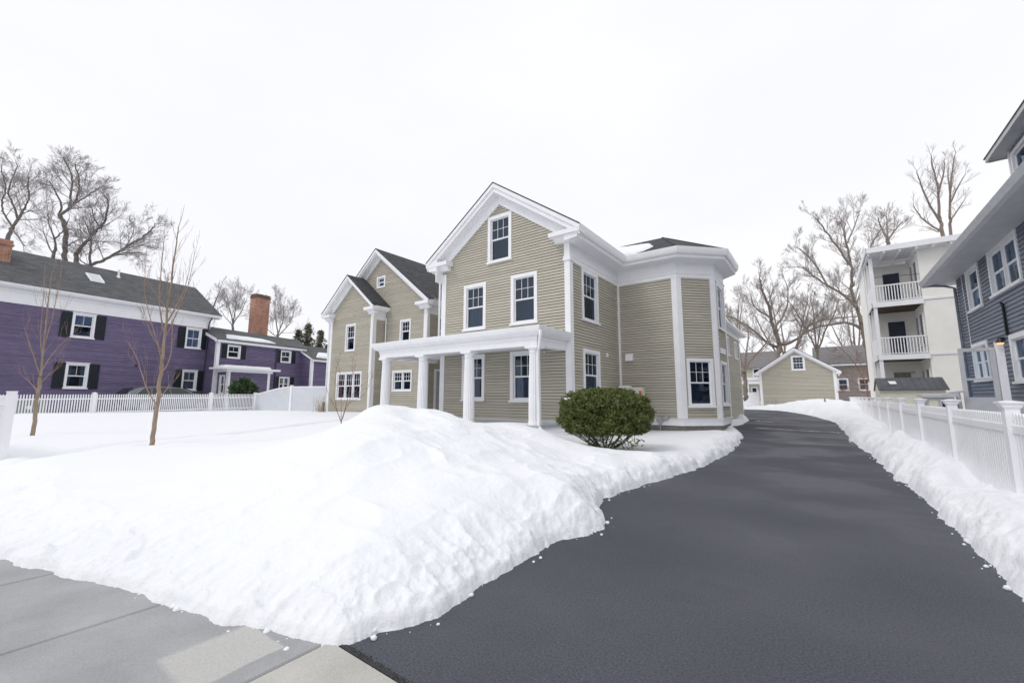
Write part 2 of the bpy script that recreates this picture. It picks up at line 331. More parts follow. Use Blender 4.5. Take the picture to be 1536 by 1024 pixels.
def clap(parent, F, poly, wins, m, course=.110, lap=.028, name='wall', flat=False, gap=.014):
    """lapped clapboards over a convex polygon (s,z), with real openings for windows"""
    zs = sorted(set([z for _, z in poly])); zmin, zmax = zs[0], zs[-1]
    br = set(zs)
    for wn in wins: br.add(wn[2]); br.add(wn[3])
    k0 = math.floor(zmin / course)
    if not flat:
        for k in range(k0, int(zmax / course) + 2): br.add(k * course); br.add(k * course - gap)
    br = sorted(b for b in br if zmin - 1e-6 <= b <= zmax + 1e-6)
    def rng(z):
        xs = []
        n = len(poly)
        for i in range(n):
            (s0, z0), (s1, z1) = poly[i], poly[(i + 1) % n]
            if abs(z0 - z1) < 1e-9:
                if abs(z - z0) < 1e-6: xs += [s0, s1]
            elif min(z0, z1) - 1e-7 <= z <= max(z0, z1) + 1e-7: xs.append(s0 + (s1 - s0) * (z - z0) / (z1 - z0))
        return min(xs), max(xs)
    mb = MB()
    for za, zb in zip(br[:-1], br[1:]):
        if zb - za < 1e-4: continue
        a0, a1 = rng(za + 1e-6); b0, b1 = rng(zb - 1e-6)
        k = math.floor((za + 1e-5) / course); slot = (not flat) and zb > (k + 1) * course - gap + 1e-4; fa = (za - k * course) / course; fb = (zb - k * course) / course
        ta, tb = (lap * (1 - fa), lap * (1 - fb)) if not flat else (0, 0)
        segs = [(a0, a1, b0, b1)]
        for (w0, w1, y0, y1) in [wn[:4] for wn in wins]:
            if y0 <= za + 1e-5 and y1 >= zb - 1e-5:
                new = []
                for (p0, p1, q0, q1) in segs:
                    if w1 <= min(p0, q0) or w0 >= max(p1, q1): new.append((p0, p1, q0, q1)); continue
                    if w0 > max(p0, q0): new.append((p0, w0, q0, w0))
                    if w1 < min(p1, q1): new.append((w1, p1, w1, q1))
                segs = new
        for (p0, p1, q0, q1) in segs:
            if slot:
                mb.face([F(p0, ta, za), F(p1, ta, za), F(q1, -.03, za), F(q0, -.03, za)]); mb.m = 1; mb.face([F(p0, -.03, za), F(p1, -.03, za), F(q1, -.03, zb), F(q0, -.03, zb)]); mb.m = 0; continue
            mb.face([F(p0, ta, za), F(p1, ta, za), F(q1, tb, zb), F(q0, tb, zb)])
            if not flat and fa < 1e-3: mb.face([F(p0, -.03, za), F(p1, -.03, za), F(p1, ta, za), F(p0, ta, za)])
    return mb.build(name, [m, M['lap_shade']], parent)

def window(parent, F, s0, s1, z0, z1, cw=.12, units=1, cols=3, rows=2, lower=(1, 1), curtain=None, sill=True, m='white', split=.5, glass='glass', half=None, proud=.035, blind=None, cap=False):
    """outer casing box s0..s1, z0..z1 (sill included); returns hole rect"""
    sl = .07 if sill else 0
    zi0, zi1, a0, a1 = z0 + cw * (.45 if sill else 1) + sl, z1 - cw, s0 + cw, s1 - cw
    mb = MB(); pr = proud + .012
    mb.box(s0, a0, -.08, pr, z0 + sl, z1, F); mb.box(a1, s1, -.08, pr, z0 + sl, z1, F)
    mb.box(a0, a1, -.08, pr - .003, zi1, z1 - .002, F); mb.box(a0, a1, -.08, pr - .003, z0 + sl, zi0, F)
    if sill: mb.box(s0 - .035, s1 + .035, -.02, pr + .05, z0, z0 + sl, F)
    if cap: mb.box(s0 - .03, s1 + .03, -.02, pr + .035, z1, z1 + .04, F)
    wob = mb.build('window', M[m], parent)
    uw = (a1 - a0) / units
    sb = MB(); gb = MB()
    for u in range(units):
        x0, x1 = a0 + u * uw, a0 + (u + 1) * uw
        if units > 1:
            if u: sb.box(x0 - .035, x0 + .035, -.07, .02, zi0, zi1, F)
            if u: x0 += .035
            if u < units - 1: x1 -= .035
        zm = zi0 + (zi1 - zi0) * split; e = .042
        for (c0, c1, q0, q1, t0) in ((x0, x1, zm - .012, zi1, -.045), (x0, x1, zi0, zm + .012, -.062)):
            sb.box(c0, c0 + e, t0 - .02, t0 + .015, q0, q1, F); sb.box(c1 - e, c1, t0 - .02, t0 + .015, q0, q1, F)
            sb.box(c0 + e, c1 - e, t0 - .02, t0 + .012, q0, q0 + e, F); sb.box(c0 + e, c1 - e, t0 - .02, t0 + .012, q1 - e, q1, F)
            gb.face([F(c0 + e, t0 - .004, q0 + e), F(c1 - e, t0 - .004, q0 + e), F(c1 - e, t0 - .004, q1 - e), F(c0 + e, t0 - .004, q1 - e)])
        g0, g1, h0, h1 = x0 + e, x1 - e, zm + .03, zi1 - e
        for (cc, rr, h0, h1, t0) in ((cols, rows, zm + .03, zi1 - e, -.045), (lower[0], lower[1], zi0 + e, zm - .03, -.062)):
            for c in range(1, cc):
                x = g0 + (g1 - g0) * c / cc; sb.box(x - .008, x + .008, t0 - .01, t0 + .008, h0, h1, F)
            for r_ in range(1, rr):
                y = h0 + (h1 - h0) * r_ / rr; sb.box(g0, g1, t0 - .01, t0 + .007, y - .008, y + .008, F)
    sb.build('sash', M[m], wob); gb.build('pane', M[glass], wob)
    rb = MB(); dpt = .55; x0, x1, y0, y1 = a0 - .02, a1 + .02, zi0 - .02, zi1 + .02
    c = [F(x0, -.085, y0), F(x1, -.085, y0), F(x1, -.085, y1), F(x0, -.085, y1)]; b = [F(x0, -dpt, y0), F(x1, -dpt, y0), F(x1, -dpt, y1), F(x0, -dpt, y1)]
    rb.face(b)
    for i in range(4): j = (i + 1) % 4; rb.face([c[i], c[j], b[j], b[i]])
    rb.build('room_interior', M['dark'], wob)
    if curtain:
        cb = MB()
        km, spans, zc0, zc1 = curtain
        for (f0, f1) in spans:
            n = max(6, int((f1 - f0) * 26)); xs = [a0 + (a1 - a0) * (f0 + (f1 - f0) * i / n) for i in range(n + 1)]
            q0, q1 = zi0 + (zi1 - zi0) * zc0, zi0 + (zi1 - zi0) * zc1
            for i in range(n):
                t0, t1 = -.13 + .02 * math.sin(i * 1.9), -.13 + .02 * math.sin((i + 1) * 1.9)
                cb.face([F(xs[i], t0, q0), F(xs[i + 1], t1, q0), F(xs[i + 1], t1, q1), F(xs[i], t0, q1)])
        cb.build('curtain', M[km], wob)
    return (s0 + .03, s1 - .03, z0 + .03, z1 - .03)

def sweep(path, prof, closed=False):
    """profile [(t,z)] swept along an xy path with mitred corners; outward = right-hand side of travel"""
    n = len(path); offs = []
    nr = []
    for i in range(n - 1):
        dx, dy = path[i + 1][0] - path[i][0], path[i + 1][1] - path[i][1]; l = math.hypot(dx, dy); nr.append((dy / l, -dx / l))
    for i in range(n):
        if i == 0: offs.append(nr[0])
        elif i == n - 1: offs.append(nr[-1])
        else:
            a, b = nr[i - 1], nr[i]; k = 1 + a[0] * b[0] + a[1] * b[1]; offs.append(((a[0] + b[0]) / k, (a[1] + b[1]) / k))
    return [[(p[0] + o[0] * t, p[1] + o[1] * t, z) for (t, z) in prof] for p, o in zip(path, offs)]
def sweep_mb(mb, path, prof):
    r = sweep(path, prof)
    for a, b in zip(r[:-1], r[1:]): mb.prism(a, b)

def gable(parent, F, sc, hw, za, m, ov, back, fascia=.36, frieze=.42, ret=1.2, roofm='shingle_y', rt=.05, skirt_s=None):
    """roof slab + raking cornice; za = top of roof at the ridge, m = slope, hw = half width to eave edge"""
    ze = za - m * hw
    mb = MB()
    for sg in (-1, 1):
        q = [(sc, za), (sc + sg * hw, ze), (sc + sg * hw, ze - rt), (sc, za - rt)]
        mb.prism([F(a, ov + .03, z) for a, z in q], [F(a, -back, z) for a, z in q])
    mb.build('roof', M[roofm], parent)
    rb = MB()
    def band(t0, t1, top, th, hw2):
        for sg in (-1, 1):
            q = [(sc, za - top), (sc + sg * hw2, za - top - m * hw2), (sc + sg * hw2, za - top - m * hw2 - th), (sc, za - top - th)]
            rb.prism([F(a, t1, z) for a, z in q], [F(a, t0, z) for a, z in q])
    band(ov - .05, ov + .015, rt + .002, .17, hw)          # crown
    band(ov - .07, ov - .045, rt + .17, fascia - .17, hw - .02)
    band(0.02, ov - .065, rt + fascia - .05, .035, hw - .10)         # raking soffit
    band(-.01, .055, rt + fascia - .02, frieze, hw - ov * .9)      # frieze on the wall
    rb.build('rake_board', M['white'], parent)
    for sg in (-1, 1):
        cb = MB(); e = sc + sg * (hw - .01); i_ = e - sg * ret; lo, hi = min(e, i_), max(e, i_)
        z1 = ze - .05
        cb.prism([F(lo, 0, z1 + .02), F(hi, 0, z1 + .02), F(hi, ov, z1 - .06), F(lo, ov, z1 - .06)][0:4], [F(lo, 0, z1 - .22), F(hi, 0, z1 - .22), F(hi, ov, z1 - .22), F(lo, ov, z1 - .22)])
        s2, s3 = (lo + .12, hi - .12)
        cb.prism([F(s2, 0, z1 - .222), F(s3, 0, z1 - .222), F(s3, ov * .72, z1 - .222), F(s2, ov * .72, z1 - .222)], [F(s2, 0, z1 - .40), F(s3, 0, z1 - .40), F(s3, ov * .35, z1 - .40), F(s2, ov * .35, z1 - .40)])
        cb.build('cornice_return', M['white'], parent)
    return ze

def downspout(parent, pts, r=.04, m='white'):
    mb = MB(); mb.tube(pts, r, 8); return mb.build('downspout', M[m], parent, True)

# ------------------------------------------------------------ terrain
def zt(y):
    t = np.clip((np.asarray(y, dtype=float) - 12) / 32, 0, 1); return .55 * t * t * (3 - 2 * t)
def hash2(ix, iy, seed):
    h = (ix * 374761393 + iy * 668265263 + seed * 974711) & 0x7fffffff
    h = ((h ^ (h >> 13)) * 1274126177) & 0x7fffffff
    return ((h ^ (h >> 16)) & 0xffff) / 65535.0
def vnoise(x, y, seed=0):
    x = np.asarray(x, float); y = np.asarray(y, float)
    xi = np.floor(x).astype(np.int64); yi = np.floor(y).astype(np.int64); fx = x - xi; fy = y - yi
    fx = fx * fx * fx * (fx * (fx * 6 - 15) + 10); fy = fy * fy * fy * (fy * (fy * 6 - 15) + 10)
    a = hash2(xi, yi, seed); b = hash2(xi + 1, yi, seed); c = hash2(xi, yi + 1, seed); d = hash2(xi + 1, yi + 1, seed)
    return (a * (1 - fx) + b * fx) * (1 - fy) + (c * (1 - fx) + d * fx) * fy - .5
def fbm(x, y, s, seed=0, o=4, g=.5):
    r = 0; a = 1; c, sn = math.cos(.7), math.sin(.7)
    for i in range(o):
        r = r + a * vnoise(x / s, y / s, seed + i * 17); a *= g; s *= .5; x, y = x * c - y * sn + 3.1, x * sn + y * c + 1.7
    return r
def billow(x, y, s, seed=0, o=3):
    r = 0; a = 1
    for i in range(o):
        n = np.abs(vnoise(x / s, y / s, seed + i * 31)) * 2; r = r + a * (1 - n) ** 2; a *= .5; s *= .47
    return r

LEFT_EDGE = [(-60, .1), (-20, .15), (-12, .3), (-9, .42), (-6.9, .59), (-6.46, .67), (-5.83, .87), (-5.35, .95), (-4.79, 1.12), (-4.28, 1.22), (-4.0, 1.27),
    (-3.45, 1.45), (-3.25, 1.51), (-2.96, 1.6), (-2.68, 1.76), (-2.59, 2.05), (-2.44, 2.37), (-2.5, 2.82), (-2.53, 3.62), (-2.58, 4.31),
    (-2.38, 4.72), (-2.30, 5.05), (-2.47, 5.38), (-2.84, 5.94), (-2.95, 6.5), (-2.89, 7.08), (-2.63, 8.86), (-2.4, 10.68), (-2.32, 13.09), (-2.45, 16.63), (-2.7, 19.3),
    (-3.0, 20.6), (-3.6, 21.6), (-4.1, 22.3), (-3.75, 23.3), (-3.5, 25.5), (-3.55, 28), (-3.8, 29.5), (-4.4, 31.5), (-5.26, 38.61), (-5.8, 41.5)]
RIGHT_EDGE = [(-8.5, 42.5), (-5.47, 43.5), (-4.47, 43.23), (-2.85, 41.28), (-1.34, 36.97), (-.35, 33.23), (.14, 30.65), (.56, 28.44), (.73, 22.79), (.75, 19.63),
    (.98, 16.31), (1.12, 12.38), (1.19, 10.18), (1.23, 8.43), (1.23, 7.1), (1.24, 6.45), (1.22, 5.94), (1.21, 5.45), (1.2, 3.2), (1.5, 2.1), (3, 1.7), (60, 1.7)]
PAVE = LEFT_EDGE + RIGHT_EDGE + [(60, -12), (-60, -12)]

def sdist(px, py, poly):
    """signed distance to polygon, positive OUTSIDE"""
    d2 = np.full(px.shape, 1e9); inside = np.zeros(px.shape, bool)
    n = len(poly)
    for i in range(n):
        (x0, y0), (x1, y1) = poly[i], poly[(i + 1) % n]
        ex, ey = x1 - x0, y1 - y0; wx, wy = px - x0, py - y0
        t = np.clip((wx * ex + wy * ey) / (ex * ex + ey * ey), 0, 1)
        d2 = np.minimum(d2, (wx - ex * t) ** 2 + (wy - ey * t) ** 2)
        c = (y0 <= py) != (y1 <= py)
        with np.errstate(divide='ignore', invalid='ignore'):
            xi = x0 + (py - y0) * ex / (ey if ey != 0 else 1e-12)
        inside ^= c & (px < xi)
    d = np.sqrt(d2); return np.where(inside, -d, d)

CP = np.array([(-12, 3, .57), (-17.2, 1.75, .6), (-12.6, .96, .5), (-26.3, 2, .90), (-27, 6.8, .84), (-27.8, 11.6, .78), (-22.9, 13, .78), (-19, 12.8, .82),
    (-35, 5, .6), (-30, -3, .8), (-8, 2.5, .44), (-10, 1.3, .42), (-7, 2.0, .40), (-6, 1.7, .34), (-20, 6, .72), (-15, 6, .65), (-13, 9, .72), (-16, 10.5, .78), (-5, 2.0, .40),
    (-9.8, 3.5, .52), (-10.8, 5.5, .62), (-7.35, 5.3, 1.35), (-6.95, 5.75, 1.33), (-6.85, 6.3, 1.29), (-6.72, 7.42, 1.06), (-6.4, 9.0, .90), (-5.95, 9.8, .66),
    (-5.3, 10.3, .40), (-7.91, 4.95, 1.0), (-7.9, 3.97, .78), (-8.12, 5.5, 1.2), (-8.6, 6.8, .95), (-9.5, 8, .72), (-8, 9, .7), (-4, 2.8, .50), (-5.6, 3.9, .95), (-3.6, 4.5, .60),
    (-4.6, 5.6, .84), (-6.3, 4.6, 1.16), (-5.5, 2.9, .66), (-3.6, 7, .50), (-5, 8, .76), (-3.6, 9.2, .42), (-3.1, 12, .31), (-4.0, 14.5, .30), (-3.6, 16.8, .34), (-5.5, 13, .27), (-6.4, 15.5, .27),
    (-4.7, 10.6, .31), (-4.2, 11.4, .28), (-6.4, 11.4, .42), (-7.3, 11.2, .70), (-7.2, 10.5, .72), (-6.6, 10.35, .62), (-8.6, 10.6, .80), (-7.0, 12.2, .60), (-10, 11.2, .62), (-12.5, 11.2, .68), (-14.5, 11.2, .75), (-10, 14, .6), (-3.2, 19.6, .34), (-3.9, 25, .42), (-3.9, 28, .48),
    (-8, 46, 1.0), (-5.8, 44.6, .95), (-7, 50, 1.1), (-4.4, 44.6, .78), (-3.2, 43.4, 1.0), (-2.2, 42.8, 1.18), (-1, 41.5, 1.38), (.2, 39.5, 1.42), (.8, 36, 1.25), (1.2, 31, .85), (1.4, 26, .72),
    (1.5, 21, .60), (1.9, 20.7, .45), (1.55, 14.6, .55), (1.9, 14.6, .50), (1.6, 11, .52), (1.9, 8.4, .47), (1.6, 8, .50), (1.6, 6, .44), (1.9, 5, .42), (1.5, 4, .38), (2.5, 3, .35), (3, 10, .32), (4, 20, .4), (2.2, 33, .75), (3.5, 30, .6),
    (10, 8, .35), (30, 30, .8), (10, 60, 1.1), (-20, 60, 1.2), (-50, 30, 1.2), (-60, -5, .8), (0, 80, 1.5), (20, 0, .35)])
def _k(a, b): return np.sqrt((a[:, None, 0] - b[None, :, 0]) ** 2 + (a[:, None, 1] - b[None, :, 1]) ** 2 + .45)
_W = np.linalg.solve(_k(CP, CP) + np.eye(len(CP)) * .02, CP[:, 2] - CP[:, 2].mean())
def rbf(x, y):
    P = np.stack([x, y], 1); r = np.empty(len(x))
    for i in range(0, len(x), 20000): r[i:i + 20000] = _k(P[i:i + 20000], CP) @ _W
    return r + CP[:, 2].mean()
def sstep(x, a, b): t = np.clip((x - a) / (b - a), 0, 1); return t * t * (3 - 2 * t)
TRACK = ((( -11.6, .3), (-12.4, 1.7), .26, .14), ((-12.4, 1.7), (-13.0, 3.2), .2, .18), ((-13.0, 3.2), (-13.3, 5.0), .17, .19), ((-13.3, 5.0), (-14.2, 7.6), .18, .20), ((-14.2, 7.6), (-15.6, 11.4), .2, .22))
def snow_height(x, y):
    sd = sdist(x, y, PAVE)
    near = np.exp(-(np.maximum(sd, 0) / .75) ** 1.5)
    sd = sd + .065 * fbm(x, y, .5, 3, 5, .62) * np.clip(.6 + np.hypot(x, y) / 8, .7, 1.6) + .03
    h = rbf(x, y)
    pile = np.exp(-(((x + 5.3) / 2.2) ** 2 + ((y - 5.6) / 3.6) ** 2)) + .9 * np.exp(-(((x + .5) / 3) ** 2 + ((y - 41) / 6) ** 2)) + .8 * sstep(x, .6, 1.2) * (1 - sstep(x, 1.7, 2.0)) * (y > 1)
    rough = np.clip(near * .9 + pile * .75, 0, 1)
    h = h + .03 * fbm(x, y, 3.0, 50, 3) * (1 + rough) + rough * (.34 * fbm(x, y, 1.9, 11, 3, .52) + .08 * (billow(x, y, .8, 71, 2) - .7) + .022 * fbm(x, y, .2, 5, 3, .6))
    h = h + (1 - rough) * .012 * fbm(x, y, .7, 90, 3)
    # shallow trodden track across the lawn
    for (a, b, wd, dp) in TRACK:
        ex, ey = b[0] - a[0], b[1] - a[1]; t = np.clip(((x - a[0]) * ex + (y - a[1]) * ey) / (ex * ex + ey * ey), 0, 1)
        d = np.hypot(x - a[0] - ex * t, y - a[1] - ey * t) + .14 * fbm(x, y, .8, 33, 3); h = h - dp * np.exp(-(d / wd) ** 2)
    # bowl under the yew, hollow round young trees
    for (cx, cy, r_, dp) in ((-4.7, 10.6, .9, .10), (-12.03, 3.0, .22, .06), (-17.18, 1.75, .25, .06)):
        h = h - dp * np.exp(-((x - cx) ** 2 + (y - cy) ** 2) / r_ ** 2)
    base = zt(y)
    hh = np.maximum(h - base, .06)
    right = sstep(x, .3, .9); slope = .50 + .50 * right + .45 * sstep(y, 3.2, 5) * (1 - right)
    cl = billow(x, y, .24, 7, 3); lum = (.045 * (cl - .55) + .045 * (billow(x, y, .5, 19, 2) - .6) + .010 * fbm(x, y, .07, 61, 2)) * (1 + .3 * right) * np.exp(-np.maximum(sd - .1, 0) / 1.3)
    cap = np.where(sd > 0, .008 + .055 * sstep(sd, -.01, .06) + slope * np.maximum(sd, 0) + lum * sstep(sd, 0, .12), sd * .8 - .008)
    k = .07
    m = np.where(sd > 0, -k * np.log(np.exp(-hh / k) + np.exp(-cap / k)), cap)
    m = np.where((sd > 0) & (m < .0), 0.0, m)
    return base + m, rough

def grid_mesh(name, X, Y, Z, m, attr=None, smooth=True):
    nr, nc = X.shape
    me = bpy.data.meshes.new(name)
    v = np.stack([X.ravel(), Y.ravel(), Z.ravel()], 1).astype(np.float32)
    i = np.arange(nr * nc).reshape(nr, nc)
    q = np.stack([i[:-1, :-1], i[:-1, 1:], i[1:, 1:], i[1:, :-1]], -1).reshape(-1, 4).astype(np.int32)
    me.vertices.add(len(v)); me.vertices.foreach_set('co', v.ravel())
    me.loops.add(q.size); me.loops.foreach_set('vertex_index', q.ravel())
    me.polygons.add(len(q)); me.polygons.foreach_set('loop_start', np.arange(len(q), dtype=np.int32) * 4)
    me.polygons.foreach_set('use_smooth', np.ones(len(q), bool)) if smooth else None
    me.update(calc_edges=True); me.materials.append(m)
    if attr is not None:
        a = me.attributes.new('rough_snow', 'FLOAT', 'POINT'); a.data.foreach_set('value', attr.ravel().astype(np.float32))
    o = bpy.data.objects.new(name, me); col.objects.link(o); return o

th = np.radians(np.linspace(-118, 42, 1080)); rr = 1.0 * (80 / 1.0) ** (np.linspace(0, 1, 760))
TH, RR = np.meshgrid(th, rr); X = RR * np.sin(TH); Y = RR * np.cos(TH)
Z, RG = snow_height(X.ravel(), Y.ravel())
tag(grid_mesh('snow_ground', X, Y, Z.reshape(X.shape), M['snow'], RG), kind='structure')
gx, gy = np.meshgrid(np.concatenate([np.linspace(-900, -90, 10), np.linspace(-80, 80, 41), np.linspace(90, 900, 10)]), np.concatenate([np.linspace(-300, -20, 8), np.linspace(-10, 90, 51), np.linspace(100, 1200, 10)]))
tag(grid_mesh('ground', gx, gy, zt(gy) - .12 - .25 * sstep(gy, -2, -6) * 0, M['snow']), kind='structure')
ax, ay = np.meshgrid(np.linspace(-9.5, 2.6, 14), np.concatenate([[1.747], np.linspace(2, 46.5, 180)]))
tag(grid_mesh('driveway', ax, ay, zt(ay) + .0, M['asphalt']), kind='structure')

def sidewalk():
    def slab(mb, x0, x1, y0, y1):
        z = .012; b = .010
        lo = [(x0, y0, -.05), (x1, y0, -.05), (x1, y1, -.05), (x0, y1, -.05)]
        md = [(x0, y0, z - b), (x1, y0, z - b), (x1, y1, z - b), (x0, y1, z - b)]
        tp = [(x0 + b, y0 + b, z), (x1 - b, y0 + b, z), (x1 - b, y1 - b, z), (x0 + b, y1 - b, z)]
        mb.hexa(lo + md); mb.hexa(md + tp)
    mb = MB(); x = -2.735
    mb2 = MB()
    for k in range(14): slab(mb, x - 1.505 * (k + 1) + .012, x - 1.505 * k - .006, -.6, 1.735)
    o = mb.build('sidewalk', M['slab_wet']); tag(o, kind='structure')
    for k in range(4): slab(mb2, x + 1.5 * k + .006, x + 1.5 * (k + 1) - .006, -.6, 1.728)
    o = mb2.build('sidewalk_apron', M['slab_dry']); tag(o, kind='structure')
sidewalk()
# street surface behind the sidewalk
ax, ay = np.meshgrid(np.linspace(-60, 60, 13), np.linspace(-11, -.62, 6)); tag(grid_mesh('road', ax, ay, ay * 0 - .06, M['asphalt']), kind='structure')
# crumbs of loose aggregate where the asphalt meets the apron
mb = MB()
for i in range(750):
    x = -2.72 + rnd.random() ** .9 * 4.2; y = 1.745 + abs(rnd.gauss(0, .025)); r_ = rnd.uniform(.002, .0065)
    mb.tube([(x, y, .0), (x + rnd.uniform(-.002, .002), y, r_ * 1.6)], [r_, r_ * .6], 5)
tag(mb.build('loose_gravel', mat('dark_gravel', (.035, .035, .04), .9, (.28, .28, .27), 90, lo=.45, hi=.75)), 'crumbs of dark gravel along the joint between driveway and pale concrete', 'gravel', kind='stuff')
# asphalt fillet, dark, at the joint
mb = MB(); mb.prism([(-2.74, 1.73, .003), (4, 1.73, .003), (4, 1.80, .003), (-2.74, 1.775, .003)], [(-2.74, 1.73, .007), (4, 1.73, .007), (4, 1.79, .0045), (-2.74, 1.77, .0045)])
tag(mb.build('driveway_edge', mat('tar', (.018, .018, .02), .8, (.05, .05, .055), 60)), kind='structure')

# ------------------------------------------------------------ the beige house
def beige_house():
    H = thing('beige_house', 'large beige clapboard house with white trim, gabled wings and a white columned porch', 'house', (-8, 17, 0))
    W = M['white']; B = M['beige']
    Ff = Fr((-13.3, 13.0), (1, 0), (0, -1))      # front gable wall, s = x+13.3
    X0 = -13.3
    # front gable
    wins = [window(H, Ff, -10.71 - X0, -9.50 - X0, 7.0, 9.02, .14), window(H, Ff, -12.0 - X0, -10.79 - X0, 4.32, 6.30, .14, curtain=('curtain', [(0, 1)], 0, .5)),
            window(H, Ff, -9.52 - X0, -8.30 - X0, 4.33, 6.33, .14), window(H, Ff, -12.04 - X0, -10.82 - X0, 1.43, 3.32, .14, curtain=('curtain', [(.0, .5)], 0, 1)),
            window(H, Ff, -9.55 - X0, -8.33 - X0, 1.41, 3.33, .14, curtain=('curtain', [(.1, 1)], 0, .5))]
    sc = 3.175
    clap(H, Ff, [(0, .76), (6.35, .76), (6.35, 7.38), (sc + .1, 9.88), (sc - .1, 9.88), (0, 7.38)], wins, B)
    # side wall (faces the driveway)
    Fs = Fr((-6.95, 13.0), (0, 1), (1, 0))
    wins = [window(H, Fs, .90, 2.32, 4.42, 6.45, .14), window(H, Fs, .90, 2.34, 1.45, 3.39, .14, curtain=('curtain', [(.3, 1)], 0, .6))]
    clap(H, Fs, [(0, .76), (4.44, .76), (4.44, 6.5), (0, 6.5)], wins, B)
    # left side wall of the front block
    Fl = Fr((-13.3, 24), (0, -1), (-1, 0)); clap(H, Fl, [(0, .76), (11, .76), (11, 6.5), (0, 6.5)], [], B)
    # bay: front face, chamfer, side, back chamfer, back
    c1, c2, c3, c4 = (-4.45, 17.44), (-3.27, 18.62), (-3.27, 20.8), (-4.45, 21.98)
    clap(H, Fr((-6.95, 17.44), (1, 0), (0, -1)), [(0, .76), (2.5, .76), (2.5, 6.5), (0, 6.5)], [], B)
    q = math.sqrt(.5); Fc = Fr(c1, (q, q), (q, -q)); lc = 1.18 / q
    wn = [window(H, Fc, .27, 1.42, 1.20, 3.16, .12)]
    clap(H, Fc, [(0, .76), (lc, .76), (lc, 6.5), (0, 6.5)], wn, B)
    Fb = Fr(c2, (0, 1), (1, 0))
    wn = [window(H, Fb, .42, 1.72, 4.42, 6.44, .12), window(H, Fb, .38, 1.72, 1.24, 3.10, .12)]
    clap(H, Fb, [(0, .76), (2.18, .76), (2.18, 6.5), (0, 6.5)], wn, B)
    clap(H, Fr(c3, (-q, q), (q, q)), [(0, .76), (lc, .76), (lc, 6.5), (0, 6.5)], [], B)
    # window head vent on the bay side
    mb = MB(); mb.box(.45, 1.55, 0, .05, 3.42, 3.66, Fb); mb.build('trim_panel', W, H)
    # rear wing along the drive
    Fw = Fr((-4.0, 21.5), (0, 1), (1, 0))
    wn = [window(H, Fw, 3.6, 4.5, 3.86, 4.95, .09), window(H, Fw, 6.35, 7.25, 3.84, 4.93, .09)]
    clap(H, Fw, [(0, .3), (8.4, .3), (8.4, 5.35), (0, 5.35)], wn, B)
    clap(H, Fr((-4.0, 29.9), (-1, 0), (0, 1)), [(0, .3), (8, .3), (8, 5.35), (0, 5.35)], [], B)
    mb = MB(); mb.box(8.28, 8.42, 0, .03, .3, 5.35, Fw); mb.build('corner_board', W, H)
    mb = MB(); pth = [(-4.0, 21.5), (-4.0, 29.9), (-9, 29.9)]
    sweep_mb(mb, pth, [(0, 5.12), (.035, 5.12), (.035, 5.35), (.3, 5.35), (.42, 5.42), (.42, 5.52), (0, 5.54)]); mb.build('gutter', W, H)
    mb = MB(); mb.prism([(-3.62, 21.4, 5.53), (-3.62, 30.3, 5.53), (-8.0, 30.3, 7.3), (-8.0, 21.4, 7.3)], [(-3.62, 21.4, 5.47), (-3.62, 30.3, 5.47), (-8.0, 30.3, 7.2), (-8.0, 21.4, 7.2)]); mb.build('roof', M['shingle_y'], H)
    # water table / skirt and stone foundation
    path = [(-13.3, 13.0), (-6.95, 13.0), (-6.95, 17.44), c1, c2, c3, c4, (-6.95, 21.98)]
    mb = MB(); sweep_mb(mb, path, [(-.05, .50), (.045, .50), (.045, .73), (.075, .73), (.075, .76), (-.05, .775)]); mb.build('skirt_board', W, H)
    mb = MB(); sweep_mb(mb, path, [(-.3, -.1), (-.03, -.1), (-.03, .497), (-.3, .497)]); mb.build('foundation', M['stone'], H)
    # corner boards
    def cb(x, y, dx, dy, z0=.775, z1=6.5, wd=.2):
        mb = MB(); mb.box(min(x, x + dx * wd), max(x, x + dx * wd), min(y, y + dy * .038), max(y, y + dy * .038), z0, z1); return mb
    mb = MB(); mb.box(-7.13, -6.91, 12.955, 13.0, .775, 6.5); mb.box(-6.95, -6.912, 13.0, 13.20, .775, 6.5); mb.build('corner_board', W, H)
    mb = MB(); mb.box(-7.165, -6.865, 12.91, 13.235, 6.47, 6.56); mb.box(-7.15, -6.88, 12.93, 13.22, 6.56, 6.66); mb.box(-7.13, -6.91, 12.95, 13.2, 6.66, 7.16)
    mb.build('corner_capital', W, H)
    mb = MB(); mb.box(-13.34, -13.08, 12.955, 13.0, .775, 7.0); mb.box(-13.338, -13.3, 13.0, 13.2, .775, 7.0); mb.build('corner_board', W, H)
    mb = MB(); mb.box(-6.95, -6.86, 17.35, 17.44, .775, 6.5); mb.build('corner_board', W, H)
    for c, d1, n1, d2, n2 in ((c1, (1, 0), (0, -1), (q, q), (q, -q)), (c2, (q, q), (q, -q), (0, 1), (1, 0)), (c3, (0, 1), (1, 0), (-q, q), (q, q))):
        mb = MB(); k = .0414 * math.tan(R(22.5)) / .0414 * .04
        a = Fr(c, d1, n1); b = Fr(c, d2, n2)
        mb.prism([a(-.19, 0, .775), a(0, 0, .775), a(k * .98, .04, .775), a(-.19, .04, .775)], [a(-.19, 0, 6.5), a(0, 0, 6.5), a(k * .98, .04, 6.5), a(-.19, .04, 6.5)])
        mb.prism([b(0, 0, .775), b(.2, 0, .775), b(.2, .04, .775), b(-k * .98, .04, .775)], [b(0, 0, 6.5), b(.2, 0, 6.5), b(.2, .04, 6.5), b(-k * .98, .04, 6.5)])
        mb.build('corner_board', W, H)
    # entablature + gutter round side wall and bay
    path = [(-6.95, 12.62), (-6.95, 17.44), c1, c2, c3, c4, (-6.95, 21.98)]
    path2 = [(-6.95, 13.0)] + path[1:]
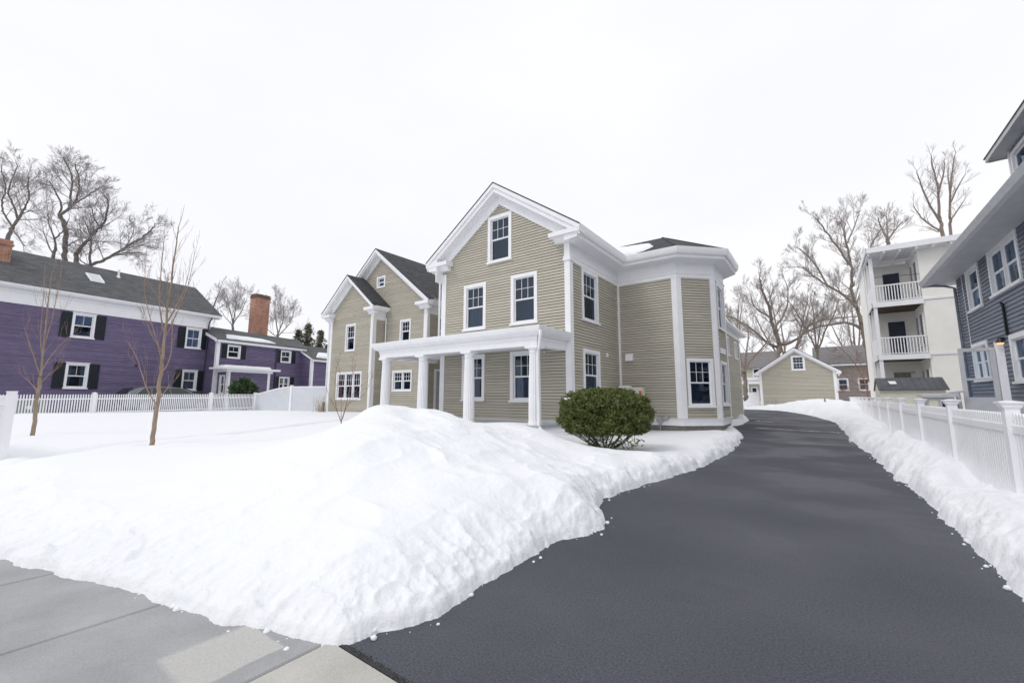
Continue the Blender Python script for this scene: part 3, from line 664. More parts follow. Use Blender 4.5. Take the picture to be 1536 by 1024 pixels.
    mb = MB(); sweep_mb(mb, path2, [(0, 6.45), (.05, 6.45), (.05, 6.60), (.075, 6.62), (.075, 6.67), (.03, 6.69), (.03, 7.02), (.07, 7.12), (0, 7.12)]); mb.build('frieze', W, H)
    mb = MB(); sweep_mb(mb, path, [(0, 7.12), (.10, 7.09), (.50, 7.14), (.53, 7.18), (.53, 7.30), (0, 7.5)]); mb.build('soffit', W, H)
    mb = MB(); sweep_mb(mb, [(-6.95, 12.57)] + path[1:], [(.532, 7.28), (.60, 7.29), (.635, 7.36), (.655, 7.45), (.665, 7.53), (.665, 7.56), (.635, 7.56), (.535, 7.50)]); mb.build('gutter', W, H)
    mb = MB(); sweep_mb(mb, [(-13.3, 24), (-13.3, 12.57)], [(0, 6.6), (.05, 6.6), (.05, 7.1), (.5, 7.14), (.53, 7.3), (.6, 7.29), (.665, 7.53), (.535, 7.55), (0, 7.6)]); mb.build('gutter', W, H)
    gable(H, Ff, sc, 3.83, 10.26, .70, .45, 14, ret=1.25)
    # bay hip roof
    e = .60; pe = sweep([(-6.95, 17.44), c1, c2, c3, c4, (-6.95, 21.98)], [(e, 0)]); P = [p[0] for p in pe]
    rz = 7.54; A = (-5.55, 19.71, 9.12); Rg = (-8.9, 19.71, 9.12)
    mb = MB(); z = lambda p: (p[0], p[1], rz)
    L0 = (-8.9, P[0][1], rz); L5 = (-8.9, P[5][1], rz)
    for f in ([L0, z(P[1]), A, Rg], [z(P[1]), z(P[2]), A], [z(P[2]), z(P[3]), A], [z(P[3]), z(P[4]), A], [z(P[4]), L5, Rg, A]):
        mb.prism(f, [(p[0], p[1], p[2] - .05) for p in f])
    mb.build('roof', M['shingle'], H)
    # hip caps
    mb = MB()
    for p in (P[1], P[2], P[3], P[4]): mb.tube([(p[0], p[1], rz + .015), (A[0], A[1], A[2] + .01)], .03, 5)
    mb.build('hip_cap', M['shingle'], H)
    # ---- middle wing
    Fm = Fr((-23.4, 14.2), (1, 0), (0, -1)); xm = -23.4
    wn = [window(H, Fm, -17.62 - xm, -16.78 - xm, 4.38, 5.60, .09, sill=False), window(H, Fm, -18.1 - xm, -16.56 - xm, 1.87, 2.96, .09, units=2, sill=False, curtain=('curtain', [(0.02, .3)], 0, .5)), window(H, Fm, -19.78 - xm, -19.02 - xm, 7.61, 8.29, .11, cols=1, rows=1, sill=False, split=.5, curtain=('bright_curtain', [(0, 1)], .15, .75))]
    clap(H, Fm, [(0, .5), (7.8, .5), (7.8, 6.4), (3.9, 9.45), (0, 6.4)], wn, B, .11)
    gable(H, Fm, 3.9, 4.35, 9.83, .78, .4, 9, fascia=.28, frieze=.22, ret=.95)
    Fms = Fr((-15.6, 14.2), (0, 1), (1, 0))
    wn = [window(H, Fms, .75, 1.75, 4.2, 5.75, .10, sill=False)]
    clap(H, Fms, [(0, .5), (6, .5), (6, 6.2), (0, 6.2)], wn, B, .11)
    mb = MB(); mb.box(7.6, 7.83, 0, .04, .5, 6.2, Fm); mb.box(-.002, .15, 0, .042, .5, 6.2, Fms); mb.build('corner_board', W, H)
    mb = MB(); sweep_mb(mb, [(-15.6, 14.2), (-15.6, 21)], [(0, 5.75), (.03, 5.75), (.03, 6.2), (.3, 6.22), (.42, 6.3), (.46, 6.45), (0, 6.5)]); mb.build('gutter', W, H)
    mb = MB(); mb.box(.55, .68, 0, .05, .8, 3.0, Fms); mb.box(1.5, 1.63, 0, .05, .8, 3.0, Fms); mb.box(.68, 1.5, 0, .05, 2.88, 3.0, Fms); mb.build('door_frame', W, H)
    mb = MB(); mb.box(.69, 1.49, 0, .02, .8, 2.87, Fms); mb.build('door', M['greytrim'], H)
    # ---- left wing (projects 0.75 m)
    Fx = Fr((-22.95, 13.45), (1, 0), (0, -1)); xl = -22.95
    wn = [window(H, Fx, -22.05 - xl, -19.7 - xl, 1.43, 2.96, .09, units=3, sill=False, curtain=('reddrape', [(.0, .62)], .0, .95)), window(H, Fx, -21.38 - xl, -20.45 - xl, 4.09, 5.62, .09, sill=False)]
    clap(H, Fx, [(0, .5), (4.05, .5), (4.05, 6.2), (2.025, 7.95), (0, 6.2)], wn, B, .11)
    gable(H, Fx, 2.025, 2.45, 8.38, .80, .4, 8, fascia=.26, frieze=.20, ret=.8)
    clap(H, Fr((-18.9, 13.45), (0, 1), (1, 0)), [(0, .5), (.75, .5), (.75, 6.2), (0, 6.2)], [], B, .11)
    clap(H, Fr((-22.95, 22), (0, -1), (-1, 0)), [(0, .5), (8.5, .5), (8.5, 6.2), (0, 6.2)], [], B, .11)
    mb = MB(); mb.box(3.85, 4.09, 0, .04, .5, 6.15, Fx); mb.box(4.05, 4.09, -.15, 0, .5, 6.15, Fx); mb.build('corner_board', W, H)
    mb = MB(); mb.box(-.04, .2, 0, .04, .5, 6.15, Fx); mb.build('corner_board', W, H)
    mb = MB(); sweep_mb(mb, [(-18.9, 13.45), (-18.9, 14.2)], [(0, 5.7), (.03, 5.7), (.03, 6.15), (.3, 6.18), (.38, 6.25), (.42, 6.42), (0, 6.45)]); mb.build('gutter', W, H)
    downspout(H, [(-18.78, 13.42, 6.15), (-18.8, 13.38, 6.0), (-18.83, 13.36, 5.8), (-18.83, 13.36, .6)], .045)
    downspout(H, [(-19.0, 14.13, 6.1), (-18.75, 14.13, 5.8), (-18.75, 14.13, .6)], .035)
    downspout(H, [(-23.2, 13.3, 6.25), (-23.1, 13.35, 6.0), (-23.02, 13.38, 5.8), (-23.02, 13.38, .6)], .045)
    downspout(H, [(-15.25, 14.3, 6.3), (-15.3, 14.2, 6.1), (-15.5, 14.1, 5.6), (-15.5, 14.12, 3.8)], .04)
    downspout(H, [(-13.75, 12.75, 7.4), (-13.6, 12.85, 7.0), (-13.42, 12.92, 6.6), (-13.42, 12.92, 3.8)], .045)
    # ---- porch
    zf = .74
    mb = MB(); mb.box(-15.1, -6.97, 10.95, 12.95, zf - .08, zf); mb.box(-15.1, -13.36, 12.95, 14.15, zf - .08, zf); mb.build('porch_floor', M['greytrim'], H)
    mb = MB(); mb.box(-15.05, -7.02, 10.98, 11.04, .1, zf - .083); mb.box(-7.06, -7.0, 11.04, 12.95, .1, zf - .083); mb.build('porch_skirt', W, H)
    pth = [(-15.0, 14.15), (-15.0, 11.05), (-7.10, 11.05), (-7.10, 12.95)]; pth = [(x, y) for x, y in pth]
    mb = MB(); sweep_mb(mb, pth, [(-.30, 3.22), (.0, 3.22), (.0, 3.40), (.025, 3.41), (.025, 3.47), (.04, 3.52), (-.30, 3.52)]); mb.build('porch_beam', W, H)
    mb = MB(); sweep_mb(mb, pth, [(-.30, 3.523), (.06, 3.523), (.13, 3.55), (.20, 3.62), (.225, 3.66), (.245, 3.72), (.265, 3.79), (.265, 3.82), (-.3, 3.84)]); mb.build('porch_cornice', W, H)
    mb = MB(); mb.box(-14.72, -7.4, 11.33, 12.96, 3.80, 3.86); mb.box(-14.72, -13.36, 12.965, 14.15, 3.80, 3.86); mb.build('porch_roof', M['white'], H)
    mb = MB(); mb.box(-14.7, -7.4, 11.35, 12.95, 3.36, 3.40); mb.box(-14.7, -13.36, 12.955, 14.15, 3.36, 3.40); mb.build('porch_ceiling', W, H)
    for cx in (-14.72, -12.45, -10.05, -7.28):
        mb = MB(); n = 80; rings = []
        for (z, r_, fl) in ((zf + .12, .20, 1), (zf + .13, .20, 1), (2.0, .19, 1), (2.98, .168, 1), (2.99, .165, 0), (3.0, .182, 0), (3.03, .182, 0), (3.04, .172, 0), (3.07, .172, 0), (3.10, .20, 0), (3.13, .215, 0), (3.135, .215, 0)):
            b = len(mb.v); rings.append(b)
            for k in range(n):
                t = 2 * math.pi * k / n; rad = r_ - (fl * .020 * abs(math.sin(t * 10)) ** .6)
                mb.v.append((cx + rad * math.cos(t), 11.2 + rad * math.sin(t), z))
        for a, b in zip(rings[:-1], rings[1:]):
            for k in range(n): mb.f.append((a + k, a + (k + 1) % n, b + (k + 1) % n, b + k)); mb.mi.append(0)
        mb.box(cx - .23, cx + .23, 11.2 - .23, 11.2 + .23, 3.135, 3.218)
        mb.tube([(cx, 11.2, zf), (cx, 11.2, zf + .05), (cx, 11.2, zf + .06), (cx, 11.2, zf + .12)], [.235, .235, .215, .215], 32)
        mb.build('porch_column', W, H)
    downspout(H, [(-6.84, 10.86, 3.66), (-6.86, 10.88, 3.45), (-6.98, 11.0, 3.15), (-7.03, 11.02, 3.0), (-7.03, 11.02, .75), (-6.9, 10.95, .62), (-6.45, 10.75, .47), (-6.2, 10.65, .44)], .052)
    for (x, y, z) in ((-11.95, 12.96, 3.22), (-8.0, 12.96, 3.22)):
        mb = MB(); mb.tube([(x, y + .03, z), (x, y - .01, z), (x, y - .04, z - .03)], [.03, .035, .015], 10); mb.build('soffit_lamp', W, H)
    # vent hood on the bay's front wall
    mb = MB(); mb.prism([(-6.64, 17.42, 3.15), (-6.33, 17.42, 3.15), (-6.33, 17.28, 3.13), (-6.64, 17.28, 3.13)], [(-6.64, 17.42, 3.43), (-6.33, 17.42, 3.43), (-6.33, 17.33, 3.43), (-6.64, 17.33, 3.43)]); mb.build('vent_hood', W, H)
    # utility pipes
    mb = MB(); mb.tube([(-5.6, 17.36, .60), (-5.6, 17.36, .83)], .05, 10); mb.tube([(-5.45, 17.33, .70), (-5.1, 17.33, .70)], .025, 8); mb.tube([(-5.30, 17.40, .70), (-5.30, 17.28, .70)], .13, 20)
    mb.tube([(-5.04, 17.40, .80), (-5.04, 17.30, .80)], .10, 20); mb.tube([(-5.30, 17.33, .56), (-5.30, 17.33, .3)], .03, 8); mb.build('gas_meter', M['metal'], H)
    mb = MB(); mb.tube([(-5.04, 17.295, .80), (-5.04, 17.285, .80)], .055, 16); mb.build('meter_dial', M['greytrim'], H)
    for (x, y, z) in ((-6.55, 12.8, 3.2),): pass
    # sensor light on side wall
    mb = MB(); mb.box(-6.95, -6.87, 16.0, 16.07, 3.22, 3.38); mb.build('outdoor_sensor', W, H)
    # basement bulkhead edge at the porch corner
    mb = MB(); mb.box(-6.9, -5.6, 12.1, 12.9, .30, .42); mb.box(-6.9, -5.6, 12.35, 12.95, .42, .54); mb.build('side_step', M['greytrim'], H)
    return H
beige_house()

def ac_unit():
    A = thing('outdoor_unit', 'beige outdoor cooling unit behind the round bush by the beige house wall', 'cooling unit', (-6.1, 16.7, 0))
    mb = MB(); mb.box(-6.62, -5.72, 16.55, 16.87, 1.1, 2.0); o = mb.build('casing', M['acwhite'], A)
    mb = MB(); mb.box(-6.66, -6.25, 16.52, 16.9, 2.0, 2.06); mb.build('top_cover', M['white'], A)
    mb = MB()
    for k in range(9): mb.box(-6.5 + k * .04, -6.485 + k * .04, 16.535, 16.548, 1.2, 1.92)
    mb.build('grille', M['greytrim'], A)
    mb = MB(); mb.box(-5.83, -5.74, 16.54, 16.549, 1.68, 1.86); mb.build('warning_sticker', M['redlabel'], A)
    for x in (-6.5, -5.85):
        mb = MB(); mb.box(x - .03, x + .03, 16.6, 16.85, .2, 1.1); mb.build('stand_leg', M['greytrim'], A)
ac_unit()

# snow lying on the bay roof: patch on the front slope
def snow_patch(name, label, o, u, v, poly, th=.07, seed=1):
    """poly in (a,b) of the plane o + a*u + b*v"""
    o, u, v = Vector(o), Vector(u).normalized(), Vector(v).normalized(); n = u.cross(v).normalized()
    if n.z < 0: n = -n
    P = np.array(poly); N = 46
    gx, gy = np.meshgrid(np.linspace(P[:, 0].min() - .1, P[:, 0].max() + .1, N), np.linspace(P[:, 1].min() - .1, P[:, 1].max() + .1, N))
    d = -sdist(gx.ravel(), gy.ravel(), poly) + .12 * fbm(gx.ravel(), gy.ravel(), .5, seed, 4)
    h = np.where(d > 0, th * sstep(d, 0, .13) + .015 * fbm(gx.ravel(), gy.ravel(), .3, seed + 4, 3), -.02)
    V = [o + u * a + v * b + n * c for a, b, c in zip(gx.ravel(), gy.ravel(), h)]
    A = np.array([tuple(q) for q in V]); s = grid_mesh(name, A[:, 0].reshape(N, N), A[:, 1].reshape(N, N), A[:, 2].reshape(N, N), M['snow'], np.zeros(N * N))
    return tag(s, label, 'snow', kind='stuff')
snow_patch('roof_snow', 'patch of snow left on the grey hip roof over the bay', (-7.1, 16.9, 7.56), (1, 0, 0), (0, 2.87, 1.58), [(-1.7, .1), (1.1, .1), (1.45, .5), (1.65, 1.2), (1.25, 2.0), (.1, 2.5), (-.7, 3.0), (-2, 2.9)], .09, 3)

# ------------------------------------------------------------ purple house (runs 9.5 degrees off the lot grid)
PD = (math.sin(R(-9.5)), math.cos(R(-9.5))); PN = (PD[1], -PD[0])
PF = lambda t=0.0, s=0.0: Fr((-32.7 + PN[0] * t + PD[0] * s, 1.92 + PN[1] * t + PD[1] * s), PD, PN)
def shutters(parent, F, s0, s1, z0, z1, w=.42):
    for a in (s0 - w - .03, s1 + .03):
        mb = MB(); mb.box(a, a + w, .02, .055, z0, z1, F); f = .06
        mb.box(a, a + f, .055, .07, z0, z1, F); mb.box(a + w - f, a + w, .055, .07, z0, z1, F)
        for zz in (z0, (z0 + z1) / 2 - f / 2, z1 - f): mb.box(a + f, a + w - f, .055, .068, zz, zz + f, F)
        n = int((z1 - z0) / .06)
        for k in range(n): zz = z0 + (k + .5) * (z1 - z0) / n; mb.box(a + f, a + w - f, .055, .062, zz - .012, zz + .012, F)
        mb.build('shutter', M['shutter'], parent)
def purple_house():
    H = thing('purple_house', 'long dark purple clapboard house with black shutters beyond the picket fence', 'house', (-33, 6, 0))
    W = M['white']; P = M['purple']; F = PF()
    wr = []
    for (a, b, c, d, cu) in ((2.28, 3.25, 4.80, 6.2, ('bright_curtain', [(0, 1)], .55, 1)), (2.28, 3.23, 2.0, 3.42, ('drape', [(0, .25), (.75, 1)], 0, 1)), (7.80, 8.75, 4.78, 6.19, ('bright_curtain', [(0, 1)], 0, 1)), (7.83, 8.73, 1.97, 3.34, ('drape', [(0, 1)], 0, 1)), (-4.2, -3.25, 4.8, 6.2, None), (-4.2, -3.25, 2.0, 3.42, None)):
        wr.append(window(H, F, a, b, c, d, .10, cols=2, rows=1, lower=(2 if c > 4 and a > 5 else 1, 1), curtain=cu, cap=True)); shutters(H, F, a, b, c + .03, d - .0)
    clap(H, F, [(-9, .3), (9.2, .3), (9.2, 6.4), (-9, 6.4)], wr, P, .10)
    G = Fr(F(9.2, 0, 0)[:2], (-PN[0], -PN[1]), PD); clap(H, G, [(0, .3), (7, .3), (7, 6.9), (3.4, 9.3), (0, 6.9)], [], P, .10)
    mb = MB(); mb.box(-9, 9.24, 0, .04, 6.28, 7.0, F); mb.box(-9, 9.26, 0, .10, 6.86, 7.0, F); mb.build('frieze', W, H)
    mb = MB(); mb.prism([F(-9, 0, 7.0), F(-9, .34, 7.02), F(-9, .42, 7.10), F(-9, .46, 7.22), F(-9, 0, 7.3)], [F(9.7, 0, 7.0), F(9.7, .34, 7.02), F(9.7, .42, 7.10), F(9.7, .46, 7.22), F(9.7, 0, 7.3)]); mb.build('gutter', W, H)
    mb = MB(); rt = .06
    mb.prism([F(-9, .44, 7.25), F(9.75, .44, 7.25), F(9.75, -3.4, 9.76), F(-9, -3.4, 9.76)], [F(-9, .44, 7.19), F(9.75, .44, 7.19), F(9.75, -3.4, 9.68), F(-9, -3.4, 9.68)])
    mb.prism([F(-9, -3.4, 9.76), F(9.75, -3.4, 9.76), F(9.75, -7.2, 7.25), F(-9, -7.2, 7.25)], [F(-9, -3.4, 9.68), F(9.75, -3.4, 9.68), F(9.75, -7.2, 7.19), F(-9, -7.2, 7.19)])
    mb.build('roof', M['shingle_p'], H)
    mb = MB(); mb.prism([F(9.6, .42, 7.18), F(9.73, .42, 7.18), F(9.73, -3.4, 9.67), F(9.6, -3.4, 9.67)], [F(9.6, .42, 6.98), F(9.73, .42, 6.98), F(9.73, -3.4, 9.47), F(9.6, -3.4, 9.47)]); mb.build('rake_board', W, H)
    rz = lambda t: 7.25 + (.44 - t) * .6536
    mb = MB(); a, b, t0, t1 = 3.2, 3.85, -1.24, -2.1
    mb.prism([F(a, t0, rz(t0) + .02), F(b, t0, rz(t0) + .02), F(b, t1, rz(t1) + .02), F(a, t1, rz(t1) + .02)], [F(a, t0, rz(t0) + .1), F(b, t0, rz(t0) + .1), F(b, t1, rz(t1) + .1), F(a, t1, rz(t1) + .1)]); sk = mb.build('skylight', W, H)
    mb = MB(); mb.face([F(a + .07, t0 - .06, rz(t0 - .06) + .104), F(b - .07, t0 - .06, rz(t0 - .06) + .104), F(b - .07, t1 + .06, rz(t1 + .06) + .104), F(a + .07, t1 + .06, rz(t1 + .06) + .104)]); mb.build('pane', M['snowpane'], sk)
    mb = MB(); mb.tube([F(4.92, -2.6, 9.1), F(4.92, -2.6, 9.72)], .055, 10); mb.tube([F(4.92, -2.6, 9.15), F(4.92, -2.6, 9.3)], [.13, .07], 10); mb.build('vent_pipe', W, H)
    for (sa, sb_, ta, tb, z0, z1, zt_) in ((-.75, .12, -2.5, -1.7, 8.0, 9.55, 9.85), (13.62, 14.78, -2.9, -2.1, 5.8, 9.75, 10.05)):
        mb = MB(); mb.box(sa, sb_, ta, tb, z0, z1, F); ch = mb.build('chimney', M['brick'], H)
        mb = MB(); mb.box(sa - .05, sb_ + .05, ta - .05, tb + .05, z1, z1 + .1, F); mb.box(sa - .01, sb_ + .01, ta - .01, tb + .01, z1 + .1, zt_, F); mb.build('chimney_cap', M['bricktop'] if sa > 5 else M['brick'], ch)
        mb = MB(); mb.box(sa - .08, sb_ + .08, ta - .08, tb + .08, z0, z0 + (.65 if sa > 5 else .5), F); mb.build('flashing', M['metal'], ch)
    downspout(H, [F(9.12, .42, 7.0), F(9.12, .12, 6.7), F(9.12, .09, 6.5), F(9.12, .09, .6)], .045, 'purple_trim')
    mb = MB(); mb.tube([F(5.35, 0, 3.5), F(5.35, .12, 3.47)], .06, 8); mb.build('hose_outlet', M['black'], H)
    # ell, 1.2 m forward
    E_ = PF(1.2)
    wr = []
    for (a, b, c, d) in ((9.85, 10.75, 4.25, 5.2), (13.82, 14.7, 4.24, 5.2), (13.82, 14.7, 2.0, 3.14)):
        wr.append(window(H, E_, a, b, c, d, .08, cols=2, rows=1, units=1 if c > 3 else 2, sill=c < 3)); shutters(H, E_, a, b, c, d, .33)
    clap(H, E_, [(9.2, .3), (15.65, .3), (15.65, 5.3), (9.2, 5.3)], wr, P, .10)
    G2 = Fr(F(9.2, 0, 0)[:2], PN, (-PD[0], -PD[1])); clap(H, G2, [(0, .3), (1.2, .3), (1.2, 5.4), (0, 5.75)], [], P, .10)
    mb = MB(); mb.box(9.17, 9.37, 0, .035, .6, 5.3, E_); mb.box(1.02, 1.23, 0, .035, .6, 5.3, G2); mb.build('corner_board', W, H)
    mb = MB(); mb.box(9.0, 15.95, 0, .22, 5.3, 5.52, E_); mb.build('gutter', W, H)
    mb = MB(); mb.prism([F(8.98, 1.42, 5.3), F(9.1, 1.42, 5.3), F(9.1, 0, 5.85), F(8.98, 0, 5.85)], [F(8.98, 1.42, 5.5), F(9.1, 1.42, 5.5), F(9.1, 0, 6.05), F(8.98, 0, 6.05)]); mb.build('rake_board', W, H)
    mb = MB(); mb.prism([F(9.0, 1.45, 5.52), F(16, 1.45, 5.52), F(17.5, -1.8, 6.6), F(9.0, -1.8, 6.75)], [F(9.0, 1.45, 5.46), F(16, 1.45, 5.46), F(17.5, -1.8, 6.54), F(9.0, -1.8, 6.69)]); mb.build('roof', M['shingle_p'], H)
    downspout(H, [E_(13.45, .2, 5.3), E_(13.45, .06, 5.1), E_(13.45, .06, 1)], .04, 'purple_trim')
    # little flat-roofed vestibule
    V = PF(2.35); wr = []
    clap(H, V, [(9.4, .3), (12.3, .3), (12.3, 3.25), (9.4, 3.25)], [], P, .10)
    G3 = Fr(PF(1.2)(9.4, 0, 0)[:2], PN, (-PD[0], -PD[1])); wn = [window(H, G3, .28, .88, 1.75, 3.05, .07, cols=2, rows=1)]
    clap(H, G3, [(0, .3), (1.15, .3), (1.15, 3.25), (0, 3.25)], wn, P, .10)
    for a in (9.36, 12.14): mb = MB(); mb.box(a, a + .18, -.02, .04, .5, 3.25, V); mb.build('corner_board', W, H)
    mb = MB(); mb.box(1.0, 1.19, 0, .035, .5, 3.25, G3); mb.build('corner_board', W, H)
    mb = MB(); mb.box(9.25, 12.45, -1.2, .12, 3.25, 3.42, V); mb.box(8.85, 12.85, -1.25, .4, 3.42, 3.56, V); mb.build('vestibule_roof', W, H)
    # third block
    B3 = PF(2.5)
    clap(H, B3, [(15.65, .3), (20, .3), (20, 4.5), (15.65, 4.5)], [], P, .10)
    G4 = Fr(PF(1.2)(15.65, 0, 0)[:2], PN, (-PD[0], -PD[1])); clap(H, G4, [(0, .3), (1.3, .3), (1.3, 4.5), (0, 5.2)], [], P, .10)
    mb = MB(); mb.box(15.62, 15.8, 0, .035, .6, 4.42, B3); mb.box(1.12, 1.33, 0, .035, .6, 4.42, G4); mb.build('corner_board', W, H)
    mb = MB(); mb.box(15.5, 20, 0, .25, 4.42, 4.6, B3); mb.build('gutter', W, H)
    mb = MB(); mb.prism([PF()(15.5, 2.74, 4.44), PF()(15.6, 2.74, 4.44), PF()(15.6, 1.0, 5.3), PF()(15.5, 1.0, 5.3)], [PF()(15.5, 2.74, 4.6), PF()(15.6, 2.74, 4.6), PF()(15.6, 1.0, 5.46), PF()(15.5, 1.0, 5.46)]); mb.build('rake_board', W, H)
    mb = MB(); q = PF(); mb.prism([q(15.5, 2.8, 4.62), q(20.5, 2.8, 4.62), q(20.5, .2, 5.92), q(15.5, .2, 5.92)], [q(15.5, 2.8, 4.57), q(20.5, 2.8, 4.57), q(20.5, .2, 5.86), q(15.5, .2, 5.86)]); mb.build('roof', M['shingle_p'], H)
M['snowpane'] = mat('frosted_pane', (.55, .6, .63), .3)
purple_house()
_F = PF()
snow_patch('roof_snow', 'snow lying along the low roof behind the brick chimney house eave', _F(9.6, 1.3, 5.58), (PD[0], PD[1], 0), (-PN[0] * 3.2, -PN[1] * 3.2, 1.1), [(.2, .1), (4.0, .1), (3.4, 1.2), (.6, 1.3)], .1, 8)['label'] = 'long snow patch on the low purple house roof left of the tall brick chimney'
snow_patch('roof_snow', 'thin snow cap on the flat white vestibule roof of the purple house', PF(1.2)(8.95, 0.05, 3.565), (PD[0], PD[1], 0), (PN[0], PN[1], 0), [(.15, .05), (3.4, .05), (3.4, 1.3), (.2, 1.35)], .14, 9)
snow_patch('roof_snow', 'snow strip on the furthest and lowest roof block of the purple house', PF(2.7)(15.7, 0, 4.68), (PD[0], PD[1], 0), (-PN[0] * 2, -PN[1] * 2, 1.0), [(.3, .15), (4, .15), (4, 1.3), (1.2, 1.3)], .1, 10)

M['tail'] = mat('tail_lens', (.12, .015, .015), .3)
def car():
    F = PF(0); C_ = thing('parked_car', 'dark grey hatchback parked between picket fence and purple house', 'car', F(6.1, 2.2, .7))
    z0 = .72; t0, t1 = 1.25, 3.05; tm = (t0 + t1) / 2
    # cross-sections along s: (s, half width low, belt z, half width top, roof z)
    def ring(s, hw, zb, hr, zr, zl=.28): return [F(s, tm + a, z0 + b) for a, b in ((-hw * .92, zl), (-hw, zl + .2), (-hw, zb - .06), (-hw * .97, zb), (-hr, zr - .05), (-hr * .8, zr), (hr * .8, zr), (hr, zr - .05), (hw * .97, zb), (hw, zb - .06), (hw, zl + .2), (hw * .92, zl))]
    S = [(3.85, .70, .72, .66, .76, .42), (3.95, .84, .95, .72, 1.02, .3), (4.15, .88, 1.0, .70, 1.22), (4.55, .90, 1.0, .66, 1.40), (5.3, .91, .98, .66, 1.46), (6.1, .91, .96, .66, 1.45), (6.7, .91, .95, .65, 1.38), (7.15, .90, .94, .68, 1.2), (7.55, .90, .92, .76, .99), (8.1, .87, .84, .76, .88), (8.45, .78, .72, .66, .75), (8.55, .66, .6, .55, .62, .35)]
    mb = MB(); rs = []
    for r_ in S:
        p = ring(*r_); b = len(mb.v); rs.append(b); mb.v += p
    for a, b in zip(rs[:-1], rs[1:]):
        for k in range(12): mb.f.append((a + k, a + (k + 1) % 12, b + (k + 1) % 12, b + k)); mb.mi.append(0)
    mb.f.append(tuple(rs[0] + k for k in range(12))); mb.f.append(tuple(rs[-1] + k for k in range(12))[::-1]); mb.mi += [0, 0]
    mb.build('body', M['carpaint'], C_, True)
    def side(s0, s1, s2, s3, lo, hi, name='side_window'):
        for sg in (-1, 1):
            mb = MB(); o = .012
            mb.face([F(s0, tm + sg * (.885 + o), z0 + lo), F(s1, tm + sg * (.88 + o), z0 + lo), F(s2, tm + sg * (.685 + o), z0 + hi), F(s3, tm + sg * (.685 + o), z0 + hi)]); mb.build(name, M['carglass'], C_)
    side(4.35, 5.0, 5.0, 4.75, 1.02, 1.35); side(5.08, 5.95, 5.9, 5.08, 1.01, 1.385); side(6.03, 7.15, 6.55, 6.0, 1.0, 1.37)
    mb = MB(); mb.face([F(3.92, tm - .6, z0 + 1.03), F(3.92, tm + .6, z0 + 1.03), F(4.32, tm + .55, z0 + 1.36), F(4.32, tm - .55, z0 + 1.36)]); mb.build('rear_window', M['carglass'], C_)
    mb = MB(); mb.face([F(7.5, tm - .72, z0 + 1.02), F(7.5, tm + .72, z0 + 1.02), F(6.78, tm + .58, z0 + 1.39), F(6.78, tm - .58, z0 + 1.39)]); mb.build('windscreen', M['carglass'], C_)
    for sg in (-1, 1):
        mb = MB(); mb.tube([F(4.3, tm + sg * .905, z0 + 1.03), F(4.7, tm + sg * .70, z0 + 1.385), F(5.3, tm + sg * .69, z0 + 1.41), F(6.1, tm + sg * .69, z0 + 1.40), F(6.6, tm + sg * .70, z0 + 1.36), F(7.3, tm + sg * .88, z0 + 1.0)], .012, 5); mb.build('chrome_strip', M['metal'], C_)
        mb = MB(); mb.box(7.05, 7.2, tm + sg * .95 - .08, tm + sg * .95 + .08, z0 + 1.0, z0 + 1.12, F); mb.build('wing_mirror', M['carpaint'], C_)
        for s in (4.75, 7.55):
            mb = MB(); mb.tube([F(s, tm + sg * .72, z0 + .33), F(s, tm + sg * .90, z0 + .33)], .33, 24); wh = mb.build('wheel', M['black'], C_)
            mb = MB(); mb.tube([F(s, tm + sg * .90, z0 + .33), F(s, tm + sg * .915, z0 + .33)], [.21, .19], 20); mb.build('rim', M['metal'], wh)
        mb = MB(); mb.box(3.86, 3.95, tm + sg * .66 - .12, tm + sg * .66 + .12, z0 + .82, z0 + .94, F); mb.build('tail_light', M['tail'], C_)
M['carglass'] = mat('car_glass', (.012, .016, .02), .06, spec=.8)
car()

# ------------------------------------------------------------ fences
def picket_fence_left():
    A = Vector((-26.31, 1.99)); Bv = Vector((-27.93, 11.66)); d = (Bv - A); Ln = d.length; d /= Ln; n = (d.y, -d.x)
    F = Fr((A.x, A.y), (d.x, d.y), n); T = thing('picket_fence', 'low white picket fence in front of the purple house', 'fence', (A.x, A.y, 0))
    sp = Ln / 4; top = lambda s: 1.67 + .09 * s / Ln
    for k in range(-2, 5):
        s = k * sp; z = top(s); mb = MB(); mb.box(s - .065, s + .065, -.065, .065, .3, z + .03, F); mb.box(s - .085, s + .085, -.085, .085, z + .03, z + .055, F)
        mb.hexa([F(s - .075, -.075, z + .055), F(s + .075, -.075, z + .055), F(s + .075, .075, z + .055), F(s - .075, .075, z + .055), F(s - .01, -.01, z + .10), F(s + .01, -.01, z + .10), F(s + .01, .01, z + .10), F(s - .01, .01, z + .10)])
        mb.build('post', M['vinyl'], T)
        if k == 4: break
        mb = MB(); N = 27
        for j in range(N):
            q = s + .065 + (sp - .13) * (j + .5) / N; z = top(q) - .0
            mb.box(q - .019, q + .019, -.012, .012, .45, z - .02, F)
            mb.hexa([F(q - .019, -.012, z - .02), F(q + .019, -.012, z - .02), F(q + .019, .012, z - .02), F(q - .019, .012, z - .02), F(q - .006, -.012, z + .005), F(q + .006, -.012, z + .005), F(q + .006, .012, z + .005), F(q - .006, .012, z + .005)])
        mb.build('picket_panel', M['vinyl'], T)
        for dz in (.17, .78):
            mb = MB(); mb.prism([F(s + .06, -.025, top(s) - dz - .055), F(s + .06, .025, top(s) - dz - .055), F(s + .06, .025, top(s) - dz), F(s + .06, -.025, top(s) - dz)], [F(s + sp - .06, -.025, top(s + sp) - dz - .055), F(s + sp - .06, .025, top(s + sp) - dz - .055), F(s + sp - .06, .025, top(s + sp) - dz), F(s + sp - .06, -.025, top(s + sp) - dz)]); mb.build('rail', M['vinyl'], T)
picket_fence_left()
